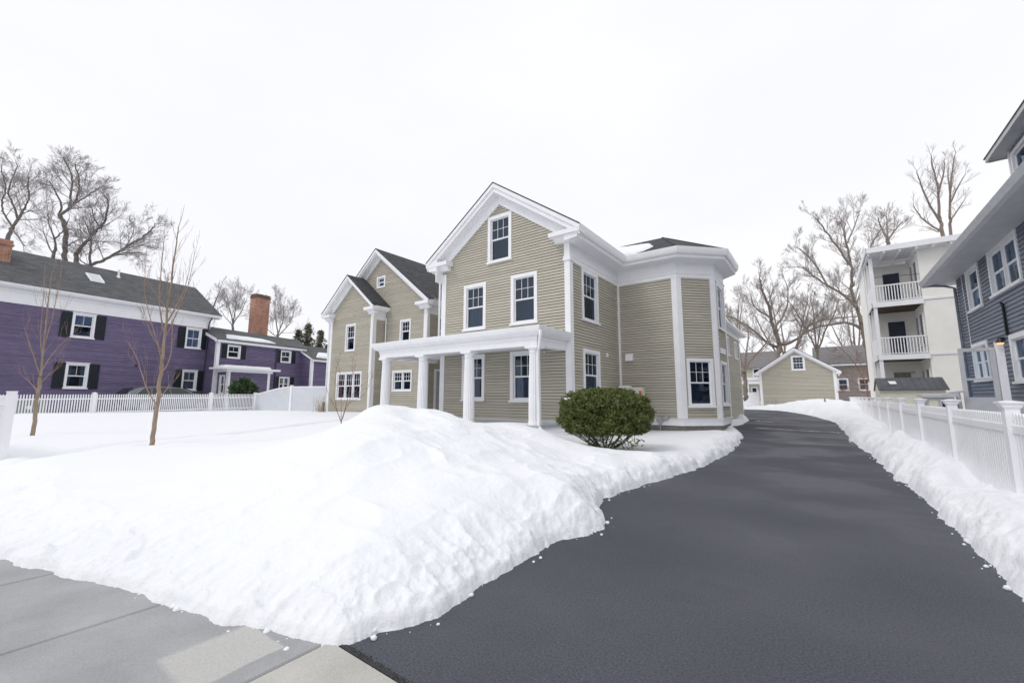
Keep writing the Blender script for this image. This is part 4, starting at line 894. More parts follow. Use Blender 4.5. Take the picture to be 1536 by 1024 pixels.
def street_fence():
    F = Fr((-12.66, .93), (-.97, -.24), (.24, -.97)); T = thing('picket_fence', 'near end post of the white picket fence at the left edge', 'fence', (-12.66, .93, 0))
    for s in (0, 2.4, 4.8, 7.2):
        mb = MB(); mb.box(s - .055, s + .055, -.055, .055, .2, 1.68, F); mb.box(s - .062, s + .062, -.062, .062, 1.68, 1.70, F); mb.build('post', M['vinyl'], T)
    for s in (0, 2.4, 4.8):
        mb = MB()
        for j in range(24): q = s + .1 + 2.2 * (j + .5) / 24; mb.box(q - .019, q + .019, -.012, .012, .3, 1.62, F)
        mb.build('picket_panel', M['vinyl'], T)
        for z in (.75, 1.42): mb = MB(); mb.box(s + .055, s + 2.345, -.025, .025, z, z + .055, F); mb.build('rail', M['vinyl'], T)
street_fence()
M['vinylshade'] = mat('shade_greyed_vinyl', (.66, .68, .715), .5, (.62, .64, .68), 2)  # white vinyl made greyer: the panels' shade is put into the colour
def privacy_fence():
    T = thing('privacy_fence', 'tall solid white panel fence joining picket fence to the beige house', 'fence', (-27.9, 11.7, 0))
    pts = [(-27.93, 11.72), (-25.4, 12.62), (-23.02, 13.42)]
    for i, (a, b) in enumerate(zip(pts[:-1], pts[1:])):
        d = Vector((b[0] - a[0], b[1] - a[1])); l = d.length; d /= l; F = Fr(a, (d.x, d.y), (d.y, -d.x)); n = 16; mb = MB()
        top = (lambda s: 1.76 + .42 * (math.sin(min(1, s / l) * math.pi / 2)) ** 1.3) if i == 0 else (lambda s: 2.19)
        for k in range(n):
            s0, s1 = l * k / n, l * (k + 1) / n
            mb.prism([F(s0, -.02, .4), F(s1 - .006, -.02, .4), F(s1 - .006, -.02, top(s1) - .04), F(s0, -.02, top(s0) - .04)], [F(s0, .02, .4), F(s1 - .006, .02, .4), F(s1 - .006, .02, top(s1) - .04), F(s0, .02, top(s0) - .04)])
        mb.build('panel', M['vinylshade'], T)
        mb = MB()
        for k in range(n):
            s0, s1 = l * k / n, l * (k + 1) / n
            mb.prism([F(s0, -.035, top(s0) - .04), F(s1, -.035, top(s1) - .04), F(s1, -.035, top(s1) + .02), F(s0, -.035, top(s0) + .02)], [F(s0, .035, top(s0) - .04), F(s1, .035, top(s1) - .04), F(s1, .035, top(s1) + .02), F(s0, .035, top(s0) + .02)])
        mb.build('top_rail', M['vinyl'], T)
        mb = MB(); mb.box(-.065, .065, -.065, .065, .4, top(0) + .06, F); mb.box(-.08, .08, -.08, .08, top(0) + .06, top(0) + .09, F); mb.build('post', M['vinyl'], T)
privacy_fence()
def right_fence():
    T = thing('closed_picket_fence', 'tall white fence with closely spaced pickets and flared post caps along the driveway', 'fence', (1.9, 8, 0))
    F = Fr((1.9, 0), (0, 1), (-1, 0)); ys = [2.0 + 3.0 * k for k in range(15)]
    for i, y in enumerate(ys):
        b = float(zt(y)); z = 1.47 + .10 * min(1, max(0, (y - 8) / 30)); mb = MB()
        mb.box(y - .065, y + .065, -.065, .065, b, z, F)
        for (h, w_, h2) in ((0, .075, .02), (.02, .088, .02)): mb.box(y - w_, y + w_, -w_, w_, z + h, z + h + h2, F)
        mb.hexa([F(y - .088, -.088, z + .04), F(y + .088, -.088, z + .04), F(y + .088, .088, z + .04), F(y - .088, .088, z + .04), F(y - .115, -.115, z + .07), F(y + .115, -.115, z + .07), F(y + .115, .115, z + .07), F(y - .115, .115, z + .07)])
        mb.box(y - .115, y + .115, -.115, .115, z + .07, z + .085, F)
        mb.hexa([F(y - .10, -.10, z + .085), F(y + .10, -.10, z + .085), F(y + .10, .10, z + .085), F(y - .10, .10, z + .085), F(y - .02, -.02, z + .10), F(y + .02, -.02, z + .10), F(y + .02, .02, z + .10), F(y - .02, .02, z + .10)])
        mb.build('post', M['vinyl'], T)
        if i == len(ys) - 1: break
        mb = MB(); N = 30
        for j in range(N):
            q = y + .065 + 2.87 * (j + .5) / N; mb.box(q - .034, q + .034, -.011, .011, b + .05, z - .085, F)
            mb.hexa([F(q - .034, -.011, z - .085), F(q + .034, -.011, z - .085), F(q + .034, .011, z - .085), F(q - .034, .011, z - .085), F(q - .014, -.011, z - .055), F(q + .014, -.011, z - .055), F(q + .014, .011, z - .055), F(q - .014, .011, z - .055)])
        mb.build('picket_panel', M['vinyl'], T)
        for za in (b + .14, z - .30): mb = MB(); mb.box(y + .06, y + 2.94, -.028, .028, za, za + .095, F); mb.build('rail', M['vinyl'], T)
right_fence()

def transformer():
    T = thing('utility_box', 'grey-green ground utility box behind the left picket fence', 'utility box', (-27.8, 2.6, .6))
    F = Fr((-27.75, 2.3), PD, PN); mb = MB(); mb.box(-.45, .75, -.35, .15, .5, 1.36, F); mb.build('cabinet', M['tgreen'], T)
    mb = MB(); mb.box(-.47, .77, -.37, .17, 1.36, 1.42, F); mb.build('lid', M['tgreen'], T)
    mb = MB(); mb.tube([F(.25, .15, 1.12), F(.25, .165, 1.12)], .085, 18); mb.build('round_sticker', M['white'], T)
transformer()

# ------------------------------------------------------------ garage at the end of the drive
def garage():
    G = thing('garage', 'small beige clapboard garage with one gable window at the driveway end', 'garage', (-1.7, 48, .5))
    F = Fr((-4.6, 46), (1, 0), (0, -1)); W = M['white']
    wn = [window(G, F, 2.58, 3.62, 4.02, 5.38, .13, cols=3, rows=2, lower=(3, 2))]
    clap(G, F, [(0, .2), (5.75, .2), (5.75, 3.9), (2.875, 5.9), (0, 3.9)], wn, M['beige'], .12)
    clap(G, Fr((1.15, 46), (0, 1), (1, 0)), [(0, .2), (7, .2), (7, 3.9), (0, 3.9)], [], M['beige'], .12)
    clap(G, Fr((-4.6, 53), (0, -1), (-1, 0)), [(0, .2), (7, .2), (7, 3.9), (0, 3.9)], [], M['beige'], .12)
    gable(G, F, 2.875, 3.25, 6.12, .68, .35, 7.2, fascia=.24, frieze=.12, ret=.35)
    mb = MB(); mb.box(5.55, 5.79, 0, .04, .2, 3.9, F); mb.build('corner_board', W, G); mb = MB(); mb.box(-.04, .18, 0, .04, .2, 3.9, F); mb.build('corner_board', W, G)
    mb = MB(); mb.box(-1.1, -.05, -2, .3, 3.25, 3.5, F); mb.build('side_canopy', W, G); mb = MB(); mb.box(-1.05, -.93, .1, .22, .5, 3.25, F); mb.build('canopy_post', W, G)
    mb = MB(); mb.tube([F(1.05, .15, .4), F(1.05, .15, 1.55)], .05, 8); mb.build('vent_stack', M['greytrim'], G)
garage()

# ------------------------------------------------------------ apartment block with stacked balconies
def apartment():
    A = thing('apartment_block', 'three storey cream apartment block with stacked corner balconies', 'building', (5, 30, 0)); S = M['stucco']; W = M['white']
    mb = MB(); x0, x1, xr, y0, yb, y1 = 2.6, 4.5, 11, 29.0, 31.6, 36.0
    mb.face([(x1, y0, .2), (xr, y0, .2), (xr, y0, 9.1), (x1, y0, 9.1)]); mb.face([(x1, y0, .2), (x1, yb, .2), (x1, yb, 9.1), (x1, y0, 9.1)])
    mb.face([(x0, yb, .2), (x1, yb, .2), (x1, yb, 9.1), (x0, yb, 9.1)]); mb.face([(x0, yb, .2), (x0, y1, .2), (x0, y1, 9.1), (x0, yb, 9.1)]); mb.face([(x0, y1, .2), (xr, y1, .2), (xr, y1, 9.1), (x0, y1, 9.1)])
    mb.build('wall', S, A)
    for z in (3.72, 6.5): mb = MB(); mb.box(x1 + .02, xr, y0 - .05, y0, z, z + .09); mb.build('band', W, A)
    for z in (.95, 3.78, 6.55):
        mb = MB(); mb.box(x0 - .06, x1, y0 - .06, yb, z - .12, z); mb.build('balcony_deck', M['greytrim'], A)
        mb = MB(); mb.box(x0 - .08, x1 + .02, y0 - .10, y0 - .06, z - .24, z + .02); mb.box(x0 - .10, x0 - .06, y0 - .1, yb, z - .24, z + .02); mb.build('balcony_fascia', W, A)
        mb = MB(); mb.box(x0 - .05, x1, y0 - .05, yb, z - .19, z - .125); mb.build('balcony_underside', M['deckwood'], A)
        mb = MB(); N = 15
        for k in range(N): q = x0 + .14 + (x1 - x0 - .16) * (k + .5) / N; mb.box(q - .02, q + .02, y0 - .01, y0 + .02, z + .1, z + .88)
        mb.box(x0 + .1, x1, y0 - .03, y0 + .04, z + .88, z + .94); mb.box(x0 + .1, x1, y0 - .02, y0 + .03, z + .06, z + .10); mb.build('railing', W, A)
        mb = MB(); mb.box(x0 - .02, x0 + .03, y0 + .1, yb, z, z + .92); mb.build('parapet', W, A)
        for yy in (y0 + 1.2,): mb = MB(); mb.box(x0 - .03, x0 + .09, yy, yy + .12, z + .92, z + 2.6); mb.build('porch_post', W, A)
        # doors and windows: back wall and inner side wall
        for (a, b, c, m_) in ((x0 + .75, x0 + 1.45, 2.05, 'dark'),):
            mb = MB(); mb.box(a - .07, b + .07, yb - .04, yb, z, z + c + .07); d = mb.build('door_frame', W, A); mb = MB(); mb.box(a, b, yb - .055, yb - .041, z, z + c); mb.build('door', M['dark'] if z > 2 else M['drape'], d)
        for (a, b) in ((y0 + .45, y0 + .95), (y0 + 1.6, y0 + 2.0)):
            mb = MB(); mb.box(x1 - .05, x1, a - .07, b + .07, z + .5, z + 2.15); d = mb.build('window', W, A); mb = MB(); mb.box(x1 - .062, x1 - .051, a, b, z + .57, z + 2.08); mb.build('pane', M['winmirror'], d)
    mb = MB(); mb.box(x0 - .02, x0 + .13, y0 - .04, y0 + .11, .95, 9.0); mb.build('porch_post', W, A)
    mb = MB(); mb.box(x0 - .12, xr, y0 - .55, y1 + .5, 9.34, 9.42); mb.build('roof', M['greytrim'], A)
    mb = MB(); mb.box(x0 - .14, xr, y0 - .60, y0 - .552, 9.16, 9.44); mb.box(x0 - .17, x0 - .122, y0 - .60, y1 + .5, 9.16, 9.44); mb.build('fascia', W, A)
    mb = MB(); mb.box(x0 - .1, xr, y0 - .5, y1, 9.22, 9.335)
    for k in range(12): x = x0 - .08 + k * .62; mb.box(x, x + .09, y0 - .54, y0 + 2.6 if x < x1 else y0 + .0, 9.06, 9.22)
    mb.box(x0, x1, y0 + 1.2, y0 + 1.32, 8.95, 9.06); mb.build('soffit', W, A)
    mb = MB(); mb.tube([(x0 - .05, yb + .5, .3), (x0 - .05, yb + .5, 9.1)], .05, 8); mb.build('drain_pipe', W, A)
    mb = MB(); mb.tube([(x0, y0 - .02, 7.95), (x1, y0 + .02, 7.85)], .012, 5); mb.build('clothes_line', M['shutter'], A)
    mb = MB(); mb.box(3.95, 4.12, yb - 1.0, yb - .85, 2.9, 3.0); mb.build('ceiling_lamp', M['greytrim'], A)
M['winmirror'] = mat('dark_window', (.05, .06, .075), .1, spec=.7)
apartment()

def shed():
    S = thing('garden_shed', 'cream panelled garden shed with dark shingle roof behind the white fence', 'shed', (3, 24.6, .3))
    x0, x1, y0, y1 = 2.04, 4.05, 24.0, 25.9; W = M['shedwall']
    mb = MB(); mb.box(x0, x1, y0, y1, .2, 1.98)
    for k in range(9): x = x0 + .02 + k * (x1 - x0 - .04) / 8; mb.box(x - .012, x + .012, y0 - .014, y0, .2, 1.97)
    mb.prism([(x0, y0, 1.98), (x0, y1, 1.98), (x0, (y0 + y1) / 2, 2.42)], [(x1, y0, 1.98), (x1, y1, 1.98), (x1, (y0 + y1) / 2, 2.42)]); mb.build('wall', W, S)
    ym = (y0 + y1) / 2; mb = MB()
    mb.prism([(x0 - .05, y0 - .12, 1.95), (x1 + .1, y0 - .12, 1.95), (x1 + .1, ym, 2.47), (x0 - .05, ym, 2.47)], [(x0 - .05, y0 - .12, 1.91), (x1 + .1, y0 - .12, 1.91), (x1 + .1, ym, 2.42), (x0 - .05, ym, 2.42)])
    mb.prism([(x0 - .05, y1 + .12, 1.95), (x1 + .1, y1 + .12, 1.95), (x1 + .1, ym, 2.47), (x0 - .05, ym, 2.47)], [(x0 - .05, y1 + .12, 1.91), (x1 + .1, y1 + .12, 1.91), (x1 + .1, ym, 2.42), (x0 - .05, ym, 2.42)])
    for k in range(10): x = x0 + .1 + k * .21; mb.prism([(x, y0 - .12, 1.952), (x + .02, y0 - .12, 1.952), (x + .02, ym, 2.472), (x, ym, 2.472)], [(x, y0 - .12, 1.968), (x + .02, y0 - .12, 1.968), (x + .02, ym, 2.488), (x, ym, 2.488)])
    mb.build('roof', M['shedroof'], S)
    mb = MB(); q = lambda y: 1.975 + (y - y0 + .12) * .52 / (ym - y0 + .12); mb.prism([(2.42, 24.3, q(24.3)), (2.64, 24.3, q(24.3)), (2.62, 24.55, q(24.55)), (2.38, 24.55, q(24.55))], [(2.42, 24.3, q(24.3) + .02), (2.64, 24.3, q(24.3) + .02), (2.62, 24.55, q(24.55) + .02), (2.38, 24.55, q(24.55) + .02)]); mb.build('roof_pane', M['white'], S)
shed()
def cabinet():
    S = thing('storage_cabinet', 'small light grey cabinet with a dark opening between shed and blue house', 'cabinet', (2.8, 17.3, .3)); g = M['lightgrey']
    mb = MB(); mb.box(2.46, 3.02, 17.0, 17.7, .3, 1.62); mb.build('body', g, S)
    mb = MB(); mb.prism([(2.36, 16.9, 1.68), (3.06, 16.9, 1.72), (3.06, 17.8, 1.74), (2.36, 17.8, 1.72)], [(2.36, 16.9, 1.62), (3.06, 16.9, 1.625), (3.06, 17.8, 1.625), (2.36, 17.8, 1.62)]); mb.build('lid', g, S)
    mb = MB(); mb.box(2.76, 2.95, 16.985, 16.998, 1.25, 1.56); mb.build('opening', M['shutter'], S)
    mb = MB(); mb.box(2.5, 2.68, 16.985, 16.998, 1.2, 1.56); mb.build('door_panel', M['shedwall'], S)
    mb = MB(); mb.tube([(3.2, 17.3, .3), (3.14, 17.25, 1.76)], .05, 6); mb.tube([(2.95, 17.3, 1.74), (3.3, 17.3, 1.80)], .03, 6); mb.build('hand_rail', g, S)
M['lightgrey'] = mat('light_grey_paint', (.56, .57, .60), .5, (.50, .51, .54), 4)
cabinet()

# ------------------------------------------------------------ blue house on the right
def blue_house():
    B = thing('blue_house', 'slate blue clapboard house with wide grey eaves beyond the right fence', 'house', (7, 18, 0)); W = M['white']
    F = Fr((4.6, 23.2), (0, -1), (-1, 0)); wn = []
    wn.append(window(B, F, 1.38, 2.85, 4.62, 6.14, .12, cols=1, rows=1, curtain=('bright_curtain', [(0, 1)], 0, .45)))
    wn.append(window(B, F, 3.9, 6.35, 4.68, 6.14, .12, units=2, cols=1, rows=1, curtain=('bright_curtain', [(.06, .45), (.55, .95)], .45, 1)))
    wn.append(window(B, F, .95, 2.70, 2.16, 3.52, .12, units=2, cols=1, rows=1, curtain=('bright_curtain', [(0, 1)], 0, 1)))
    wn.append(window(B, F, 4.75, 6.9, 2.0, 3.42, .14, units=2, cols=1, rows=1, curtain=('bright_curtain', [(.06, .45), (.55, .95)], 0, 1)))
    wn.append(window(B, F, 9, 10.5, 4.62, 6.14, .12, cols=1, rows=1))
    clap(B, F, [(0, .2), (16, .2), (16, 6.2), (0, 6.2)], wn, M['blue'], .125, .022)
    clap(B, Fr((4.6, 23.2), (1, 0), (0, 1)), [(0, .2), (9, .2), (9, 6.2), (0, 6.2)], [], M['blue'], .125)
    mb = MB(); mb.box(-.8, 16.5, 0, .78, 6.14, 6.20, F); mb.box(-.8, -.02, -9, -.001, 6.14, 6.2, F); mb.build('soffit', M['lightgrey'], B)
    mb = MB(); mb.prism([F(-.85, .78, 6.14), F(-.85, .88, 6.18), F(-.85, .95, 6.34), F(-.85, .80, 6.36)], [F(16.5, .78, 6.14), F(16.5, .88, 6.18), F(16.5, .95, 6.34), F(16.5, .80, 6.36)]); mb.build('gutter', M['lightgrey'], B)
    mb = MB(); mb.prism([F(-.9, .82, 6.36), F(16.5, .82, 6.36), F(16.5, -3.4, 8.5), F(2.8, -3.4, 8.5)], [F(-.9, .82, 6.30), F(16.5, .82, 6.30), F(16.5, -3.4, 8.44), F(2.8, -3.4, 8.44)])
    mb.prism([F(-.9, .82, 6.36), F(2.8, -3.4, 8.5), F(2.8, -6, 8.5), F(-.9, -9, 6.36)], [F(-.9, .82, 6.30), F(2.8, -3.4, 8.44), F(2.8, -6, 8.44), F(-.9, -9, 6.30)])
    mb.build('roof', M['shingle_p'], B)
    downspout(B, [F(-.6, .85, 6.2), F(-.2, .3, 6.02), F(.02, .07, 5.85), F(.04, .06, .4)], .05, 'blue')
    # dormer
    D = Fr((5.35, 19.2), (0, -1), (-1, 0))
    wn = [window(B, D, .18, 1.5, 7.9, 9.14, .12, cols=1, rows=1, curtain=('bright_curtain', [(0, 1)], 0, .6)), window(B, D, 1.9, 3.2, 7.9, 9.14, .12, cols=1, rows=1)]
    clap(B, D, [(0, 6.8), (8, 6.8), (8, 9.25), (0, 9.25)], wn, M['blue'], .125)
    clap(B, Fr((5.35, 19.2), (1, 0), (0, 1)), [(0, 7), (4, 7), (4, 9.25), (0, 9.25)], [], M['blue'], .125)
    mb = MB(); mb.box(-.02, .1, 0, .04, 6.8, 9.25, D); mb.build('corner_board', W, B)
    mb = MB(); mb.box(-.36, 8.5, -3.5, .36, 9.24, 9.30, D); mb.build('dormer_soffit', M['lightgrey'], B)
    mb = MB(); mb.box(-.38, 8.5, .362, .43, 9.22, 9.38, D); mb.box(-.42, -.362, -3.5, .36, 9.22, 9.38, D); mb.build('dormer_gutter', M['lightgrey'], B)
    mb = MB(); mb.prism([D(-.45, .45, 9.40), D(8.5, .45, 9.40), D(8.5, -2.2, 10.3), D(2, -2.2, 10.3)], [D(-.45, .45, 9.36), D(8.5, .45, 9.36), D(8.5, -2.2, 10.26), D(2, -2.2, 10.26)]); mb.prism([D(-.45, .45, 9.4), D(2, -2.2, 10.3), D(-.45, -4, 9.4)], [D(-.45, .45, 9.36), D(2, -2.2, 10.26), D(-.45, -4, 9.36)]); mb.build('dormer_roof', M['shingle_p'], B)
    # glazed storm enclosure over the side steps
    y = 17.5; g = M['lightgrey']
    mb = MB(); mb.box(3.31, 3.40, y - .03, y + .05, .3, 3.02); mb.box(3.92, 4.02, y - .03, y + .05, .3, 3.02); mb.box(3.40, 3.92, y - .03, y + .05, 2.92, 3.02); mb.box(3.40, 3.92, y - .02, y + .04, 2.10, 2.16); mb.box(3.40, 3.92, y - .02, y + .04, 1.30, 1.62); mb.box(3.40, 3.92, y - .03, y + .05, 1.22, 1.30); e = mb.build('storm_door', g, B)
    mb = MB(); mb.face([(3.40, y + .01, 1.62), (3.92, y + .01, 1.62), (3.92, y + .01, 2.10), (3.40, y + .01, 2.10)]); mb.face([(3.40, y + .01, 2.16), (3.92, y + .01, 2.16), (3.92, y + .01, 2.92), (3.40, y + .01, 2.92)]); mb.build('pane', M['glassclear'], e)
    mb = MB(); mb.box(4.04, 4.20, y - .05, y + .05, .3, 3.16); mb.build('door_casing', W, B)
    mb = MB(); mb.box(4.03, 4.58, y + .05, y + .10, .3, 1.5); mb.build('side_panel', g, B)
    mb = MB(); mb.box(3.3, 4.58, y + .1, y + 1.6, 1.12, 1.22); mb.build('landing', g, B)
    mb = MB(); mb.tube([(4.12, y - .05, 3.20), (4.12, y - .16, 3.20)], .05, 8); mb.tube([(4.12, y - .16, 3.24), (4.12, y - .16, 3.12)], [.05, .10], 12); la = mb.build('wall_lamp', M['shutter'], B)
    mb = MB(); mb.tube([(4.12, y - .16, 3.115), (4.12, y - .16, 3.07)], [.085, .05], 12); mb.build('bulb', M['lamp'], la)
    mb = MB(); mb.tube([F(4.72, .05, 3.42), F(4.72, .05, 4.35), F(4.72, .09, 4.42)], .035, 8); mb.build('conduit', M['shutter'], B)
    mb = MB(); mb.box(4.15, 4.35, 0, .12, 3.32, 3.42, F); mb.build('flood_light', M['black'], B)
    mb = MB(); mb.tube([F(.9, .04, 6.1), F(.98, .04, 4.6), F(1.0, .04, 3.5)], .012, 5); mb.build('cable', W, B)
blue_house()

# ------------------------------------------------------------ houses far behind
def far_houses():
    A = thing('taupe_house', 'taupe house with a long grey roof partly hidden behind the garage and balconies', 'house', (4, 62, 1))
    F = Fr((-.2, 60), (1, 0), (0, -1)); wn = [window(A, F, 1.75, 2.75, 2.35, 3.75, .12, cols=1, rows=1, curtain=('curtain', [(0, 1)], 0, 1)), window(A, F, 3.55, 4.55, 2.35, 3.75, .12, cols=1, rows=1, curtain=('curtain', [(0, 1)], 0, 1))]
    clap(A, F, [(0, .5), (12, .5), (12, 5.4), (0, 5.4)], wn, M['brownwall'], .15)
    mb = MB(); mb.prism([F(-.3, .4, 5.4), F(12.3, .4, 5.4), F(12.3, -3.5, 7.7), F(-.3, -3.5, 7.7)], [F(-.3, .4, 5.3), F(12.3, .4, 5.3), F(12.3, -3.5, 7.6), F(-.3, -3.5, 7.6)]); mb.build('roof', M['brownroof'], A)
    mb = MB(); mb.box(-.3, 12.3, .3, .42, 5.15, 5.3, F); mb.build('fascia', M['white'], A)
    C_ = thing('cream_house', 'pale cream house with a white porch far behind, left of the garage', 'house', (-9, 60, 1))
    F = Fr((-16, 60), (1, 0), (0, -1)); wn = [window(C_, F, 7.6, 8.3, 4.0, 5.2, .1, cols=1, rows=1), window(C_, F, 9.3, 10.1, 4.0, 5.2, .1, cols=1, rows=1), window(C_, F, 9.0, 9.7, 1.6, 2.9, .1, cols=1, rows=1)]
    clap(C_, F, [(0, .5), (11.5, .5), (11.5, 5.3), (0, 5.3)], wn, M['cream'], .15)
    mb = MB(); mb.prism([F(-.4, .4, 5.3), F(11.9, .4, 5.3), F(11.9, -4, 7.6), F(-.4, -4, 7.6)], [F(-.4, .4, 5.2), F(11.9, .4, 5.2), F(11.9, -4, 7.5), F(-.4, -4, 7.5)]); mb.build('roof', M['brownroof'], C_)
    mb = MB(); mb.box(6, 11.8, .02, 1.8, 3.25, 3.5, F); mb.build('porch_roof', M['white'], C_)
    for s in (6.1, 8.6, 11.6): mb = MB(); mb.box(s, s + .16, 1.55, 1.7, .8, 3.25, F); mb.build('porch_post', M['white'], C_)
    T = thing('back_fence', 'short white board fence between beige house and garage', 'fence', (-6, 47, 1))
    F = Fr((-9.5, 48.5), (1, 0), (0, -1))
    for k in range(3): mb = MB(); mb.box(k * 2.2, k * 2.2 + .12, -.06, .06, .5, 2.3, F); mb.build('post', M['vinyl'], T)
    for k in range(2):
        mb = MB()
        for j in range(14): mb.box(k * 2.2 + .12 + j * .1485, k * 2.2 + .12 + j * .1485 + .14, -.015, .015, .5, 2.1, F)
        mb.build('board_panel', M['vinyl'], T)
far_houses()

T_B = [(0.42,0.3,[(-54.91,6.69,5.96),(-53.9,5.88,13.58),(-53.44,5.68,15.02),(-52.94,5.58,16.07),(-52.83,5.18,17.1),(-52.67,4.97,17.31)]),(0.26,0.06,[(-54.36,5.14,17.82),(-54.09,5.34,18.03),(-53.57,5.67,18.55),(-53.02,5.97,19.4),(-52.86,5.96,20.38),(-52.9,5.8,21.42),(-53.08,5.56,22.34),(-52.93,5.53,23.39)]),(0.2,0.05,[(-53.6,5.59,18.46),(-53.24,5.54,19.5),(-52.83,5.47,20.84),(-52.74,5.27,21.54),(-53.0,4.76,22.62),(-53.08,4.42,23.44)]),(0.16,0.04,[(-53.43,5.69,18.59),(-52.48,6.43,19.56),(-51.69,7.06,20.41),(-51.13,7.58,20.95)]),(0.2,0.05,[(-54.38,5.13,17.82),(-54.27,5.26,18.59),(-54.94,4.71,20.08),(-55.46,4.37,20.92),(-56.02,3.88,22.56)]),(0.12,0.03,[(-54.86,4.35,20.45),(-54.07,3.73,20.21),(-53.33,3.15,19.47)]),(0.14,0.03,[(-54.14,5.78,14.94),(-52.37,6.09,15.24),(-50.4,6.6,15.28),(-48.75,6.84,15.49)])]
T_C = [(0.4,0.32,[(-50.91,7.14,5.73),(-51.37,6.4,11.94),(-52.03,6.31,13.27),(-52.69,6.29,14.11)]),(0.3,0.07,[(-50.64,6.05,13.63),(-50.05,6.22,14.06),(-49.3,6.49,14.61),(-48.6,6.7,15.34),(-47.71,7.06,15.94),(-47.15,7.14,16.83),(-46.91,6.97,17.83),(-47.08,6.53,18.59)]),(0.34,0.3,[(-50.91,7.14,5.73),(-49.24,6.67,11.64),(-48.14,6.65,12.36)]),(0.28,0.06,[(-49.72,6.87,12.72),(-49.44,7.45,13.13),(-48.87,8.19,13.87),(-48.26,8.92,14.86),(-47.63,9.68,15.75),(-47.42,10.16,16.45),(-47.26,10.52,17.69)]),(0.2,0.05,[(-49.75,6.84,12.72),(-49.51,6.73,14.22),(-49.31,6.72,14.94),(-49.58,6.31,16.02),(-49.65,6.06,16.97)]),(0.15,0.04,[(-49.78,6.84,12.66),(-50.73,6.69,12.99),(-51.83,6.4,13.58),(-52.6,6.39,13.86)]),(0.14,0.04,[(-48.73,7.07,15.87),(-49.12,6.62,16.65),(-49.1,6.44,17.61),(-49.77,5.75,18.56)]),(0.13,0.03,[(-47.5,8.29,13.87),(-47.33,8.58,14.43),(-47.01,8.87,15.6),(-47.13,8.84,16.79)]),(0.15,0.03,[(-48.54,7.64,13.26),(-46.85,8.19,13.58),(-45.03,8.91,13.47),(-43.45,9.51,13.01)]),(0.12,0.03,[(-49.71,6.54,14.72),(-50.46,6.23,15.56),(-51.31,5.83,16.41)])]
T_A = [(0.42,0.3,[(-63.39,2.96,6.19),(-62.73,2.71,15.16),(-63.25,2.8,16.75),(-63.61,3.06,18.09)]),(0.28,0.06,[(-60.92,2.93,17.39),(-60.37,3.18,18.48),(-59.78,3.48,19.44),(-59.5,3.51,20.66),(-59.48,3.33,22.03),(-59.66,2.94,23.8)]),(0.2,0.05,[(-60.46,3.11,18.34),(-61.04,2.74,19.79),(-61.76,2.33,20.85),(-61.79,2.37,22.2),(-61.47,2.65,23.7),(-62.2,2.12,25.49)]),(0.18,0.05,[(-60.92,2.93,17.39),(-61.77,2.26,18.95),(-62.11,2.03,20.11),(-61.83,2.25,21.28),(-62.42,1.67,23.42),(-62.31,1.65,25.29)]),(0.14,0.04,[(-60.88,2.98,17.26),(-58.64,3.59,15.53),(-56.61,3.97,14.26)]),(0.12,0.03,[(-60.09,3.29,18.88),(-61.34,2.84,20.79),(-63.23,2.05,21.92)])]
T_small = [(0.2,0.14,[(-49.77,5.33,6.65),(-49.62,4.68,12.68),(-49.63,4.75,13.66)]),(0.12,0.03,[(-49.09,4.69,13.53),(-48.7,4.55,14.12),(-48.63,4.09,15.15),(-48.21,3.93,15.94)]),(0.1,0.03,[(-49.09,4.59,14.22),(-47.12,4.8,14.42),(-45.32,4.81,15.03)]),(0.09,0.03,[(-49.24,4.7,12.84),(-50.6,4.48,13.79),(-51.98,4.17,15.25)])]
T_R = [(0.46,0.32,[(4.16,55.2,3.19),(4.04,54.51,6.42),(3.92,54.12,7.86),(3.78,53.76,8.92)]),(0.32,0.08,[(3.8,54.0,8.96),(3.5,53.82,10.63),(3.21,53.63,12.33),(3.53,53.83,14.41),(3.38,53.74,16.14),(3.12,53.48,18.45),(3.45,53.68,20.6)]),(0.24,0.05,[(3.48,53.5,10.58),(2.73,53.54,11.81),(1.19,53.01,13.08),(-0.35,52.38,14.95),(-1.89,51.96,15.52)]),(0.26,0.06,[(3.76,54.06,8.42),(3.08,53.84,8.92),(2.37,53.64,9.15),(0.1,52.41,8.74),(-1.18,51.98,7.86),(-2.78,51.32,6.97)]),(0.22,0.05,[(3.27,53.02,12.56),(4.43,54.45,14.4),(5.13,55.44,16.85),(6.47,56.89,19.37),(7.75,58.5,20.62)]),(0.2,0.05,[(3.29,52.69,14.73),(2.2,51.26,16.8),(1.18,49.91,18.68),(0.39,48.88,19.65)]),(0.18,0.04,[(1.29,51.57,12.65),(0.58,51.52,14.94),(-0.51,51.29,16.64),(-1.69,51.1,17.63)]),(0.16,0.04,[(3.24,52.29,16.89),(4.13,52.37,18.98),(4.68,52.26,20.69)]),(0.14,0.03,[(2.34,52.92,9.05),(2.68,54.72,10.71),(1.94,55.71,12.56)])]
